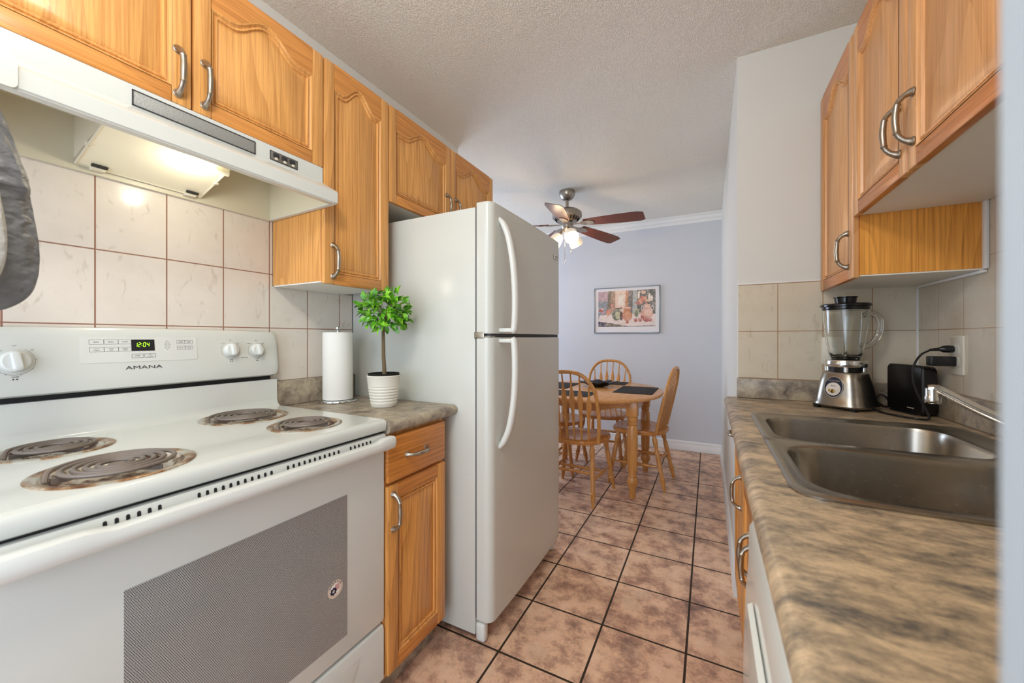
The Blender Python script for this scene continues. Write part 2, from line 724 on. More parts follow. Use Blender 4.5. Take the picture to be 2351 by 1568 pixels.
# ------------------------------------------------------------------ the setting
XL = -1.506      # kitchen left wall
YR = 2.02        # tiled end wall of the right counter
XR = 0.718       # kitchen right wall
XP = 0.114       # dining room right wall
YF = 4.413       # far wall
ZC = 2.464       # ceiling
bm = B(); box(bm, -3.4, 1.0, -1.5, YF + .1, -.08, 0); struct('floor', bm, M['floor'], 'brown mottled square floor tiles with dark grout')
bm = B(); box(bm, -3.4, 1.0, -1.5, YF + .1, ZC, ZC + .08); struct('ceiling', bm, M['ceiling'], 'stippled off-white ceiling')
bm = B(); box(bm, XL - .12, XL, -1.5, 2.126, 0, ZC); struct('wall_left', bm, M['paint'])
bm = B(); box(bm, -3.4, XL - .12, 2.006, 2.126, 0, ZC); struct('wall_dining_near', bm, M['paint_cool'])
bm = B(); box(bm, -3.4, 1.0, YF, YF + .1, 0, ZC); struct('wall_far', bm, M['paint_cool'], 'pale grey dining room wall')
bm = B(); box(bm, XP, 1.0, YR, YF, 0, ZC); struct('wall_partition', bm, M['paint'], 'partition wall with painted corner')
bm = B(); box(bm, XR, 1.0, -.02, YR, 0, ZC); struct('wall_right', bm, M['paint'])
# dining room outer wall with a window opening
bm = B()
box(bm, -3.4, -3.28, 2.0, 2.6, 0, ZC); box(bm, -3.4, -3.28, 4.1, YF, 0, ZC)
box(bm, -3.4, -3.28, 2.6, 4.1, 0, .8); box(bm, -3.4, -3.28, 2.6, 4.1, 2.1, ZC)
struct('wall_dining_left', bm, M['paint_cool'])
bm = B()
for y0, y1, z0, z1 in ((2.6, 2.65, .8, 2.1), (4.05, 4.1, .8, 2.1), (2.65, 4.05, .8, .85), (2.65, 4.05, 2.05, 2.1), (3.33, 3.37, .85, 2.05)):
    box(bm, -3.36, -3.30, y0, y1, z0, z1, .004)
struct('window_1', bm, M['trim'])
# wall stub beside the camera (door jamb)
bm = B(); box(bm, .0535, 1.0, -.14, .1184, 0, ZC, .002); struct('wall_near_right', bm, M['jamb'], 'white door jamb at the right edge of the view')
# tiled areas
bm = B(); box(bm, XL, XL + .007, -.4, .888, 1.015, 1.80); box(bm, XL, XL + .007, .888, 1.2585, 1.018, 1.385); box(bm, XL, XL + .007, .05, .888, .90, 1.015)
struct('wall_left_tiles', bm, M['tile_left'], 'cream wall tiles with reddish grout behind the stove', smooth=0)
bm = B(); box(bm, XP + .004, XR, YR - .007, YR, 1.005, 1.425); struct('wall_partition_tiles', bm, M['tile_back'], smooth=0)
bm = B(); box(bm, XR - .007, XR, .12, YR - .007, 1.005, 1.60); struct('wall_right_tiles', bm, M['tile_right'], smooth=0)
bm = B(); box(bm, XP + .002, XR - .30, YR - .0075, YR, 1.4255, 1.431)
box(bm, XR - .012, XR, YR - .012, YR, 1.005, 1.386, .003)
struct('trim_2', bm, M['trim'])
# crown moulding and baseboards
bm = B()
prism(bm, [(YF, ZC), (YF, ZC - .085), (YF - .012, ZC - .085), (YF - .016, ZC - .06), (YF - .03, ZC - .05), (YF - .038, ZC - .022), (YF - .055, ZC - .016), (YF - .055, ZC)], 'x', -3.28, XP - .0)
struct('trim_1', bm, M['trim'], 'white crown moulding on the far wall')
bprof = [(0, 0), (-.016, 0), (-.016, .057), (-.010, .07), (-.012, .085), (-.004, .1), (0, .1)]
bm = B(); prism(bm, [(YF + a, z) for a, z in bprof], 'x', -3.28, XP); struct('baseboard_far', bm, M['trim'])
bm = B(); prism(bm, [(XP + a, z) for a, z in bprof], 'y', YR + .0, YF - .016); struct('baseboard_right', bm, M['trim'])


# ------------------------------------------------------------------ cabinet doors and handles
def arch_y(s, amp):
    """cathedral arch height for s in 0..1"""
    x = abs(s - 0.5) * 2
    if x > 0.74:
        return 0.0
    x /= 0.74
    return amp * (0.5 + 0.5 * math.cos(PI * x))


def door_bm(a0, a1, z0, z1, T, st=.041, arch=0.05, inset=True, rail=None, seg=40):
    """framed door in (a, z, out) coordinates mapped with T; materials 0 vertical grain, 1 horizontal grain"""
    bm = B()
    th = .019
    rail = rail or st
    rt = (.036 if arch else rail) + arch
    def bx(p0, p1, q0, q1, c0, c1, mi, bev=.0025):
        n0 = len(bm.verts)
        b2 = B(); box(b2, p0, p1, q0, q1, c0, c1, bev, 2)
        vm = {}
        for v in b2.verts:
            vm[v.index] = bm.verts.new(v.co)
        b2.verts.index_update()
        for f in b2.faces:
            nf = bm.faces.new([vm[v.index] for v in f.verts]); nf.material_index = mi
        b2.free()
    if not inset:
        bx(a0, a1, z0, z1, 0, th, 1, .006)
    else:
        bx(a0, a0 + st, z0, z1, 0, th, 0, .004)
        bx(a1 - st, a1, z0, z1, 0, th, 0, .004)
        bx(a0 + st, a1 - st, z0, z0 + rail, 0, th - .0004, 1, .003)
        # top rail with arched lower edge
        w = a1 - a0 - 2 * st
        low = []
        for i in range(seg + 1):
            s = i / seg
            low.append((a0 + st + w * s, z1 - rt + arch_y(s, arch)))
        poly = [(a0 + st, z1), (a1 - st, z1)] + list(reversed(low))
        loft(bm, [[(p[0], p[1], 0) for p in poly], [(p[0], p[1], th - .0004) for p in poly]], mi=1)
        # moulding + panel: loops following the opening
        def loop(off, c):
            L = []
            for i in range(seg + 1):
                s = i / seg
                a = a0 + st + off + (w - 2 * off) * s
                L.append((a, z1 - rt + arch_y(s, arch) - off * (1.0 if arch == 0 else 1.05), c))
            for i in range(1, 9):
                L.append((a1 - st - off, (z1 - rt - off) + (z0 + rail + off - (z1 - rt - off)) * i / 8, c))
            for i in range(1, 9):
                L.append((a1 - st - off + (a0 - a1 + 2 * st + 2 * off) * i / 8, z0 + rail + off, c))
            for i in range(1, 8):
                L.append((a0 + st + off, z0 + rail + off + (z1 - rt - off - z0 - rail - off) * i / 8, c))
            return L
        loft(bm, [loop(0, th), loop(.003, th - .0008), loop(.0065, th - .007), loop(.0085, th - .008), loop(.0105, th - .0045), loop(.0145, th - .0035), loop(.0170, th - .010), loop(.0195, th - .0105), loop(.0225, th - .0085)], cap0=False, cap1=True, mi=0)
    for v in bm.verts:
        v.co = T(v.co)
    return bm


def TL(xf):
    return lambda c: Vector((xf + c.z, c.x, c.y))


def TR(xf):
    return lambda c: Vector((xf - c.z, c.x, c.y))


def handle_bm(ac, zc, T, L=.105, vert=True, base=.019):
    """cast bar pull: two round feet, necks and a thicker grip"""
    bm = B()
    h = L / 2
    prof = [(-h, .000, .0085), (-h, .004, .0082), (-h + .002, .010, .0062), (-h + .007, .018, .0052), (-h + .015, .025, .0050), (-h + .022, .028, .0052),
            (-h + .024, .0285, .0066), (-h + .027, .029, .0054), (-.012, .0305, .0060), (0, .031, .0062)]
    prof = prof + [(-a, c, r) for a, c, r in reversed(prof[:-1])]
    pts, rad = [], []
    for a, c, r in prof:
        pts.append(Vector((ac, zc + a, base + c)) if vert else Vector((ac + a, zc, base + c)))
        rad.append(r)
    tube(bm, pts, [r * 1.15 for r in rad], 12)
    for s in (-1, 1):
        if vert:
            m = Matrix.Translation((ac, zc + s * h, base))
        else:
            m = Matrix.Translation((ac + s * h, zc, base))
        lathe(bm, [(0, 0), (.0105, 0), (.0108, .002), (.009, .0045), (.005, .006), (0, .006)], seg=16, mtx=m)
    for v in bm.verts:
        v.co = T(v.co)
    return bm


def carcass(bm, x0, x1, y0, y1, z0, z1):
    box(bm, x0, x1, y0, y1, z0, z1, .0008, 1)


def under(bm, x0, x1, y0, y1, z):
    box(bm, x0, x1, y0, y1, z - .003, z)


# ---- upper cabinets, left wall
XFL = -1.219
def left_upper(name, label, y0, y1, z0, z1, doors, arch, side=True):
    t = wthing(name, label, 'cabinet', ((XL + XFL) / 2, (y0 + y1) / 2, z0), 'oak wall cabinets on the left wall')
    bm = B(); carcass(bm, XL + .0075 if z0 < 1.5 else XL + .0075, XFL, y0 + .0005, y1 - .0005, z0 + .004, z1)
    obj('carcass', bm, M['oak_v'], t)
    bm = B(); box(bm, XL + .012, XFL - .001, y0 + .002, y1 - .002, z0, z0 + .004); obj('underside_panel', bm, M['particle'], t, label='white melamine underside')
    for (a0, a1, hy, hz) in doors:
        d = obj('door', door_bm(a0, a1, z0 - .004, z1 - .004, TL(XFL), arch=arch), [M['oak_v'], M['oak_h']], t)
        obj('door_handle', handle_bm(hy, hz, TL(XFL), .112), M['nickel'], d, label='brushed nickel bar handle')
    return t


left_upper('wall_cabinet', 'double-door oak wall cabinet directly above the white range hood', .124, .888, 1.785, 2.178,
           [(.1265, .5035, .474, 1.863), (.5085, .8865, .532, 1.863)], .057)
left_upper('wall_cabinet', 'tall narrow single-door oak wall cabinet between the hood and the fridge', .889, 1.197, 1.383, 2.178,
           [(.8915, 1.1945, .925, 1.462)], .058)
left_upper('wall_cabinet', 'double-door oak wall cabinet above the white refrigerator', 1.198, 2.07, 1.768, 2.178,
           [(1.2005, 1.6315, 1.592, 1.862), (1.6365, 2.0675, 1.672, 1.862)], .057)

# ---- base cabinet left
t = wthing('base_cabinet', 'narrow oak base cabinet with one drawer between stove and fridge', 'cabinet', (-1.2, 1.04, 0))
bm = B(); carcass(bm, XL + .002, -.921, .8925, 1.1965, .10, .876); obj('carcass', bm, M['oak_vd'], t)
bm = B(); box(bm, XL + .002, -.968, .8925, 1.1965, 0.001, .10); obj('toe_kick', bm, M['laminate'], t, label='mottled grey-brown toe kick')
d = obj('drawer', door_bm(.895, 1.19, .722, .868, TL(-.921), inset=False), [M['oak_vd'], M['oak_hd']], t)
obj('drawer_handle', handle_bm(1.028, .795, TL(-.921), .098, False), M['nickel'], d, label='brushed nickel bar handle')
d = obj('door', door_bm(.895, 1.19, .112, .712, TL(-.921), arch=0.0, st=.046), [M['oak_vd'], M['oak_hd']], t)
obj('door_handle', handle_bm(.916, .628, TL(-.921), .112), M['nickel'], d, label='brushed nickel bar handle')


# ---- worktops
def worktop_profile(xf, xw, sgn, z=.918, th=.04):
    """(x, z) outline, front edge at xf rounded, wall at xw"""
    pts = []
    r = th / 2
    for i in range(9):
        a = -90 + 180 * i / 8
        pts.append((xf - sgn * (r - r * math.cos(R(a))), z - r + r * math.sin(R(a))))
    pts += [(xw, z), (xw, z - th)]
    return pts


t = wthing('worktop', 'short grey-brown laminate worktop between stove and fridge', 'worktop', (-1.2, 1.05, .878))
bm = B(); prism(bm, worktop_profile(-.893, XL + .001, 1), 'y', .8945, 1.2565); obj('slab', bm, M['laminate'], t)
bm = B(); box(bm, XL + .0075, XL + .026, .8945, 1.2565, .9185, 1.018, .004); obj('upstand', bm, M['laminate'], t)

# right worktop with sink cut-out
SX0, SX1, SY0, SY1 = .128, .655, .795, 1.600
t = wthing('worktop', 'long mottled brown laminate worktop with the sink set into it', 'worktop', (.39, 1.06, .878))
bm = B()
xf = .062
zt = .918
ro = worktop_profile(xf, SX0 + .022, -1)
prism(bm, ro, 'y', .121, 2.018)
box(bm, SX0 + .022, XR - .0005, .121, SY0 + .012, zt - .04, zt)
box(bm, SX0 + .022, XR - .0005, SY1 - .012, 2.018, zt - .04, zt)
box(bm, SX1 - .012, XR - .0005, SY0 + .012, SY1 - .012, zt - .04, zt)
bmesh.ops.remove_doubles(bm, verts=bm.verts, dist=1e-5)
obj('slab', bm, M['laminate_r'], t)
bm = B()
box(bm, XR - .027, XR - .0075, .121, 2.0, .9185, 1.005, .004)
box(bm, .112, XR - .027, 1.993, 2.0125, .9185, 1.005, .004)
obj('upstand', bm, M['laminate'], t)

# ------------------------------------------------------------------ stove
SY, SE = .124, .889
st_ = wthing('stove', 'white electric coil stove under the range hood', 'stove', (-1.2, .506, 0))
bm = B(); box(bm, XL + .03, -.935, SY + .003, SE - .003, .06, .885, .004)
obj('stove_body', bm, M['white_side'], st_)
for y in (SY + .06, SE - .06):
    for x in (-1.40, -1.02):
        bm = B(); lathe(bm, [(0, 0), (.018, 0), (.018, .01), (.012, .02), (.012, .061), (0, .061)], (x, y, .0005), 14)
        obj('levelling_foot', bm, M['black_plastic'], st_)
burners = [(-1.050, .3185, .119), (-1.340, .300, .097), (-1.062, .7265, .097), (-1.338, .7055, .119)]
ZT = .929
# cooktop: front roll, flat area with holes, upsweep
bm = B()
xa, xb, ym = -.925, -1.448, .512
prof_f = [(-.935, .893), (-.909, .893), (-.904, .897), (-.903, .915), (-.906, .923), (-.912, .9275), (xa, ZT)]
loft(bm, [[(x, y, z) for x, z in prof_f] for y in (SY, SE)], closed=False)
prof_b = [(xb, ZT), (-1.458, .932), (-1.466, .940), (-1.470, .955), (-1.471, 1.024), (-1.474, 1.029), (-1.482, 1.030)]
loft(bm, [[(x, y, z) for x, z in prof_b] for y in (SY, SE)], closed=False)
xm = -1.199
cells = [(xm, xa, SY, ym, burners[0]), (xb, xm, SY, ym, burners[1]), (xm, xa, ym, SE, burners[2]), (xb, xm, ym, SE, burners[3])]
for x0, x1, y0, y1, (cx, cy, r) in cells:
    N = 64
    angs = sorted({round(2 * PI * k / N, 6) for k in range(N)} | {round(math.atan2(yy - cy, xx - cx) % (2 * PI), 6) for xx in (x0, x1) for yy in (y0, y1)})
    inner, outer = [], []
    for a in angs:
        dx, dy = math.cos(a), math.sin(a)
        tx = ((x1 - cx) / dx) if dx > 1e-9 else ((x0 - cx) / dx if dx < -1e-9 else 1e9)
        ty = ((y1 - cy) / dy) if dy > 1e-9 else ((y0 - cy) / dy if dy < -1e-9 else 1e9)
        s = min(tx, ty)
        inner.append((cx + (r - .004) * dx, cy + (r - .004) * dy, ZT))
        outer.append((cx + s * dx, cy + s * dy, ZT))
    loft(bm, [outer, inner], cap0=False, cap1=False)
for y in (SY, SE):
    pts = [(x, y, z) for x, z in prof_f] + [(x, y, z) for x, z in prof_b] + [(-1.482, y, .89)]
    bm.faces.new([bm.verts.new(p) for p in pts])
bmesh.ops.remove_doubles(bm, verts=bm.verts, dist=1e-5)
obj('cooktop', bm, M['white_enamel'], st_, smooth=50)
for cx, cy, r in burners:
    bm = B()
    lathe(bm, [(r + .001, 0.0), (r + .0015, .0018), (r - .002, .0034), (r - .010, .0030), (r - .016, .0008), (r - .018, -.002)], (cx, cy, ZT), 56)
    ring = obj('burner_ring', bm, M['ring'], st_, label='stained metal trim ring')
    bm = B()
    lathe(bm, [(r - .017, -.001), (r - .022, -.006), (r - .035, -.016), (r * .5, -.022), (.03, -.022), (.022, -.020), (0, -.020)], (cx, cy, ZT), 56)
    obj('drip_bowl', bm, M['pan'], ring, label='burnt drip bowl lined with foil')
    bm = B()
    pts = []
    turns = 4.6 if r > .11 else 3.6
    r0, r1 = .018, r - .027
    K = int(turns * 30)
    for k in range(K + 1):
        u = k / K
        a = u * turns * 2 * PI + .4
        rr = r0 + (r1 - r0) * u
        pts.append((cx + rr * math.cos(a), cy + rr * math.sin(a), ZT + .0085))
    a = turns * 2 * PI + .4
    for j in range(1, 5):
        pts.append((cx + (r1 + .002) * math.cos(a + .08 * j), cy + (r1 + .002) * math.sin(a + .08 * j), ZT + .0082 - .004 * j))
    tube(bm, pts, .0046, 8, flat=.85, up=(0, 0, 1))
    lathe(bm, [(0, .004), (.014, .004), (.016, .002), (.016, 0), (0, 0)], (cx, cy, ZT + .004), 20)
    for k in range(3):
        an = k * 2 * PI / 3 + .5
        dx, dy = math.cos(an), math.sin(an)
        box(bm, .01, r - .032, -.0012, .0012, -.006, .0040, mtx=Matrix.Translation((cx, cy, ZT)) @ Matrix.Rotation(an, 4, 'Z'))
    obj('heating_coil', bm, M['coil'], ring, label='dark grey spiral element')
# black gap + console
bm = B(); box(bm, XL + .009, -1.479, SY + .012, SE - .02, 1.0305, 1.0445); obj('console_gap', bm, M['gap'], st_)
# console as loft of profiles along y, with rounded right and left ends
cprof = [(-1.497, 1.044), (-1.466, 1.044), (-1.4565, 1.049), (-1.455, 1.060), (-1.459, 1.090), (-1.470, 1.182), (-1.4735, 1.198), (-1.480, 1.207), (-1.497, 1.209)]
cc = (-1.482, 1.125)
loops = []
def rise(y):
    return .006 * (1 - ((y - .46) / .45) ** 2)
for y, s in ((SY - .004, .72), (SY - .001, .90), (SY + .008, .985), (SY + .03, 1), (.2, 1), (.3, 1), (.4, 1), (.5, 1), (.6, 1), (.7, 1), (.8, 1), (SE - .035, 1), (SE - .016, .985), (SE - .006, .93), (SE - .001, .78)):
    L = []
    for x, z in cprof:
        zz = cc[1] + (z - cc[1]) * s + (rise(y) if z > 1.15 else 0)
        xx = max(cc[0] + (x - cc[0]) * s, XL + .008)
        L.append((xx, y, zz))
    loops.append(L)
bm = B(); loft(bm, loops)
console = obj('control_panel', bm, M['white_enamel'], st_, smooth=40)
# console face frame
FB = Vector((-1.459, 0, 1.090)); FT = Vector((-1.470, 0, 1.182))
fup = (FT - FB).normalized(); fr = Vector((0, 1, 0)); fn = fr.cross(fup).normalized()
if fn.x < 0:
    fn = -fn
def face_pt(y, z, out=0.0):
    s = (z - FB.z) / fup.z
    return FB + fup * s + Vector((0, y, 0)) + fn * out
def face_rect(bm, y0, y1, z0, z1, out, th, mi=0):
    a = [face_pt(y0, z0, out), face_pt(y1, z0, out), face_pt(y1, z1, out), face_pt(y0, z1, out)]
    b = [p + fn * th for p in a]
    loft(bm, [a, b], mi=mi)
def face_frame(bm, y0, y1, z0, z1, w=.0006, out=.0003, mi=0):
    face_rect(bm, y0, y1, z0, z0 + w, out, .0002, mi); face_rect(bm, y0, y1, z1 - w, z1, out, .0002, mi)
    face_rect(bm, y0, y0 + w, z0, z1, out, .0002, mi); face_rect(bm, y1 - w, y1, z0, z1, out, .0002, mi)
bm = B()
pl = [face_pt(y, z, 0.0) for y, z in rounded_rect(.372, .629, 1.118, 1.1895, .004, 4)]
loft(bm, [[p - fn * .001 for p in pl], [p + fn * .0012 for p in pl]])
obj('keypad', bm, M['white_plastic'], console, label='slightly raised white keypad panel')
bm = B()
o1 = .0014
for i in range(3):
    face_frame(bm, .388 + i * .0285, .388 + (i + 1) * .0285, 1.1685, 1.181, out=o1)
    face_frame(bm, .388 + i * .0285, .388 + (i + 1) * .0285, 1.148, 1.1605, out=o1)
for i in range(2):
    face_frame(bm, .577 + i * .0205, .577 + (i + 1) * .0205, 1.1675, 1.1785, out=o1)
    face_frame(bm, .577 + i * .0205, .577 + (i + 1) * .0205, 1.1495, 1.1605, out=o1)
    face_frame(bm, .472 + i * .0275, .4975 + i * .0275, 1.1285, 1.140, .0008, out=o1)
for zc, s in ((1.174, 1), (1.155, -1)):
    a = [face_pt(.5475, zc - s * .004, o1), face_pt(.5595, zc - s * .004, o1), face_pt(.5535, zc + s * .0045, o1)]
    for p, q in ((a[0], a[1]), (a[1], a[2]), (a[2], a[0])):
        tube(bm, [p, q], .0003, 5)
def ctext(s, size, y, z, xs=1.0, mi=0, out=.0016):
    text_bm(bm, s, size, face_pt(y, z, out), (0, 1, 0), fup, .0001, 'CENTER', xs, mi)
for i, s in enumerate(('BAKE', 'BROIL', 'WARM')):
    ctext(s, .0042, .402 + i * .0285, 1.1747)
for i, (s, s2) in enumerate((('AUTO', 'CLEAN'), ('COOK', 'TIME'), ('DELAY', 'START'))):
    ctext(s, .0036, .402 + i * .0285, 1.1562); ctext(s2, .0034, .402 + i * .0285, 1.1518)
for y, z, a, b_ in ((.587, 1.173, 'TIMER', 'SET/OFF'), (.6077, 1.173, 'OVEN', 'LIGHT'), (.6077, 1.155, 'CONTROL', 'LOCK'), (.5125, 1.1343, 'OFF', 'CANCEL')):
    ctext(a, .0034, y, z + .002); ctext(b_, .0034, y, z - .002)
ctext('CLOCK', .0038, .587, 1.155); ctext('START', .0042, .4848, 1.1343); ctext('TEMP / TIME', .003, .5535, 1.1645)
obj('keypad_print', bm, M['print_text'], console, smooth=0)
bm = B(); ctext('AMANA', .0135, .4985, 1.101, 1.7, 0, .0008); obj('brand_lettering', bm, M['print_dark'], console, smooth=0, label='dark grey AMANA lettering')
bm = B(); face_rect(bm, .472, .5235, 1.1485, 1.181, .0012, .0006); dsp = obj('clock_display', bm, M['gap'], console, smooth=0, label='black display window')
bm = B()
segs = {'0': 'abcdef', '1': 'bc', '2': 'abged', '4': 'fgbc'}
def digit(ch, y0, z0, w, h):
    sk = .12
    P = {'a': ((0, h), (w, h)), 'b': ((w, h), (w, h / 2)), 'c': ((w, h / 2), (w, 0)), 'd': ((0, 0), (w, 0)), 'e': ((0, 0), (0, h / 2)), 'f': ((0, h / 2), (0, h)), 'g': ((0, h / 2), (w, h / 2))}
    for s_ in segs[ch]:
        (ya, za), (yb, zb) = P[s_]
        p, q = Vector((ya + za * sk, za)), Vector((yb + zb * sk, zb))
        d_ = (q - p).normalized() * .0007
        p, q = p + d_, q - d_
        tube(bm, [face_pt(y0 + p.x, z0 + p.y, .0020), face_pt(y0 + q.x, z0 + q.y, .0020)], .00062, 5)
for ch, y0 in (('1', .4790), ('2', .4862), ('0', .4975), ('4', .5055)):
    digit(ch, y0, 1.1605, .0048, .0118)
for zz in (1.1640, 1.1690):
    face_rect(bm, .4936, .4948, zz, zz + .0012, .0018, .0004)
obj('display_digits', bm, M['lcd'], dsp, smooth=0, label='lit green 12:04 digits')
def knob(y, z, r, name='knob'):
    bm = B()
    m = Matrix.Translation(face_pt(y, z, .0002)) @ fn.to_track_quat('Z', 'Y').to_matrix().to_4x4()
    lathe(bm, [(0, 0), (r, 0), (r * 1.0, .002), (r * .97, .010), (r * .90, .015), (r * .80, .017), (0, .017)], seg=32, mtx=m)
    bw = r * .30
    a = .12
    pts = rounded_rect(-bw, bw, -r * .92, r * .92, bw * .9, 4)
    rt = Matrix.Rotation(a, 4, 'Z')
    loops = []
    for s, h in ((1.15, .010), (1.0, .018), (.92, .026), (.75, .0275)):
        loops.append([m @ (rt @ Vector((p[0] * s, p[1] * min(s, 1.0), h))) for p in pts])
    loft(bm, loops)
    return obj(name, bm, M['white_plastic'], console, label='white round control knob')
for y, z, r in ((.265, 1.130, .026), (.186, 1.130, .021), (.727, 1.144, .0222), (.811, 1.142, .0222)):
    knob(y, z, r)
for y, z, r in ((.265, 1.130, .026), (.727, 1.144, .0222), (.811, 1.142, .0222)):
    bm = B()
    for k in range(36):
        if 14 <= k <= 18 and False:
            continue
        a = 2 * PI * (k + .5) / 36
        if abs(math.sin(a) - 1) < .15:
            continue
        q = r + .006
        p0 = face_pt(y + q * math.cos(a - .09), z + q * math.sin(a - .09), .0004)
        p1 = face_pt(y + q * math.cos(a + .09), z + q * math.sin(a + .09), .0004)
        tube(bm, [p0, p1], .00022, 4)
        if k % 4 == 0:
            tube(bm, [face_pt(y + q * math.cos(a), z + q * math.sin(a), .0004), face_pt(y + (q + .003) * math.cos(a), z + (q + .003) * math.sin(a), .0004)], .00025, 4)
    ctext('OFF', .0042, y, z + r + .0115, 1, 0, .0004)
    ctext('HI' if r < .02 else '200', .0036, y + (r + .008) * .8, z + (r + .008) * .8, 1, 0, .0004)
    ctext('LO' if r < .02 else 'BROIL', .0036, y - (r + .008) * .8, z + (r + .008) * .8, 1, 0, .0004)
    ctext('MED' if r < .02 else 'WARM', .0036, y, z - r - .0105, 1, 0, .0004)
    face_rect(bm, y - .004, y - .0015, z - r - .0175, z - r - .0145, .0002, .0004); face_rect(bm, y + .0015, y + .004, z - r - .0175, z - r - .0145, .0002, .0004)
    if y > .8:
        ctext('PUSH TO TURN', .003, .769, 1.1165, 1, 0, .0004)
    obj('knob_marking', bm, M['print_dark'], console, smooth=0)

# oven door
door = None
bm = B(); box(bm, -.9345, -.918, SY + .004, SE - .002, .884, .8945); obj('top_gap', bm, M['gap'], st_, smooth=0)
bm = B()
dp = [(-.934, .8855), (-.914, .8855), (-.9085, .8840), (-.9055, .8790), (-.9035, .862), (-.902, .850), (-.913, .842), (-.9135, .300), (-.918, .291), (-.934, .289)]
prism(bm, dp, 'y', SY + .003, SE - .001)
door = obj('oven_door', bm, M['white_enamel'], st_, smooth=30)
bm = B()   # thick full-width handle
hp = [(-.8995, .870), (-.897, .8765), (-.890, .8805), (-.876, .8805), (-.869, .877), (-.866, .870), (-.8655, .858), (-.868, .848), (-.874, .842), (-.884, .840), (-.8995, .8405)]
lp = []
ch = (-.8825, .8605)
for y, s, dz in ((SY - .006, .80, 0), (SY - .003, .94, 0), (SY + .003, 1, 0), (.225, 1, 0), (.240, 1, -.003), (.262, 1, -.0075), (.30, 1, -.0075), (.5, 1, -.0075), (.80, 1, -.0075), (.826, 1, -.0075), (.842, 1, -.003), (.852, 1, 0), (SE - .002, 1, 0), (SE + .005, .95, 0), (SE + .008, .80, 0)):
    lp.append([(ch[0] + (x - ch[0]) * s, y, ch[1] + (z - ch[1]) * s + (dz if z > .865 else (dz * .5 if z > .852 else 0))) for x, z in hp])
loft(bm, lp)
obj('oven_handle', bm, M['white_plastic'], door, label='thick white full-width handle bar')
def slot(y):
    bm = B()
    w = .0027
    up_ = Vector((-.0025, 0, .017)).normalized()
    o_ = Vector((-.9035, y, .8635))
    n_ = Vector((1, 0, .13)).normalized()
    pts = [o_ + Vector((0, -w, 0)), o_ + Vector((0, w, 0))] + [o_ + up_ * (.0115 + w * math.sin(R(q))) + Vector((0, w * math.cos(R(q)), 0)) for q in (0, 30, 60, 90, 120, 150, 180)]
    loft(bm, [[p - n_ * .001 for p in pts], [p + n_ * .0006 for p in pts]])
    obj('vent_slot', bm, M['gap'], door, smooth=0)
for y in [.258 + .0145 * k for k in range(6)] + [.392 + .0142 * k for k in range(11)] + [.573 + .0142 * k for k in range(11)] + [.755 + .0142 * k for k in range(6)]:
    slot(y)
bm = B(); box(bm, -.9138, -.9122, .284, .749, .345, .742, .0); obj('oven_window', bm, M['oven_glass'], door, smooth=0, label='dark dotted glass window')
# sticker
bm = B()
sc_ = Vector((-.9119, .7105, .497)); rs = .0235
def disc(r, x, mi, cy=sc_.y, cz=sc_.z, seg=40):
    lathe(bm, [(0, 0), (r, 0), (r, .0002), (0, .0002)], seg=seg, mi=mi, mtx=Matrix.Translation((x, cy, cz)) @ Matrix.Rotation(R(90), 4, 'Y'))
disc(rs, sc_.x, 0); disc(rs * .66, sc_.x + .0002, 1)
for k in range(4):
    z0 = sc_.z - .004 + k * .0042
    box(bm, sc_.x + .0004, sc_.x + .0006, sc_.y - .001, sc_.y + .0135 - abs(k - 1) * .001, z0, z0 + .0021, mi=2)
disc(.0088, sc_.x + .0004, 3, sc_.y - .006, sc_.z - .004)
for k in range(8):
    a = k * PI / 4
    box(bm, sc_.x + .0004, sc_.x + .0006, sc_.y - .006 + .009 * math.cos(a) - .0017, sc_.y - .006 + .009 * math.cos(a) + .0017, sc_.z - .004 + .009 * math.sin(a) - .0017, sc_.z - .004 + .009 * math.sin(a) + .0017, mi=3)
star = []
for k in range(10):
    rr = .0055 if k % 2 == 0 else .0024
    a = PI / 2 + k * PI / 5
    star.append((sc_.y - .006 + rr * math.cos(a), sc_.z - .004 + rr * math.sin(a)))
prism(bm, star, 'x', sc_.x + .0006, sc_.x + .0009, mi=0)
word = 'AMERICA'
for i, chh in enumerate(word):
    a = R(152 - i * 20.7)
    o_ = Vector((sc_.x + .0004, sc_.y + rs * .82 * math.cos(a), sc_.z + rs * .82 * math.sin(a)))
    text_bm(bm, chh, .0085, o_, (0, math.sin(a), -math.cos(a)), (0, math.cos(a), math.sin(a)), .0001, mi=3)
obj('sticker', bm, [plain('sticker_tan', '#d6c2ae', .5), plain('sticker_white', '#e9e6e0', .5), plain('sticker_red', '#b02a2a', .5), plain('sticker_navy', '#1c2140', .5)], door, smooth=0, label='round AMERICA flag sticker')
# storage drawer
bm = B()
prism(bm, [(-.934, .105), (-.918, .105), (-.914, .110), (-.9135, .262), (-.916, .276), (-.922, .280), (-.934, .280)], 'y', SY + .003, SE - .001)
dr = obj('storage_drawer', bm, M['white_enamel'], st_, smooth=30)
bm = B()
loft(bm, [[(-.9135, .22, .245), (-.9135, .80, .245), (-.9135, .76, .150), (-.9135, .26, .150)], [(-.9115, .235, .238), (-.9115, .785, .238), (-.9085, .745, .170), (-.9085, .275, .170)]], cap0=False)
obj('drawer_pull', bm, M['white_enamel'], dr)

# ------------------------------------------------------------------ range hood
HY0, HY1 = .122, .886
hood = wthing('range_hood', 'white under-cabinet range hood above the stove with its lamp lit', 'range hood', (-1.3, .504, 1.63))
bm = B()
xw = XL + .0085
fr_ = [(xw, 1.781), (-1.203, 1.781), (-1.203, 1.731), (-1.196, 1.724), (-1.130, 1.686), (-1.125, 1.680), (-1.125, 1.645), (-1.129, 1.641)]
inn = [(-1.137, 1.643), (-1.137, 1.676), (-1.205, 1.716), (-1.24, 1.768), (xw + .012, 1.768)]
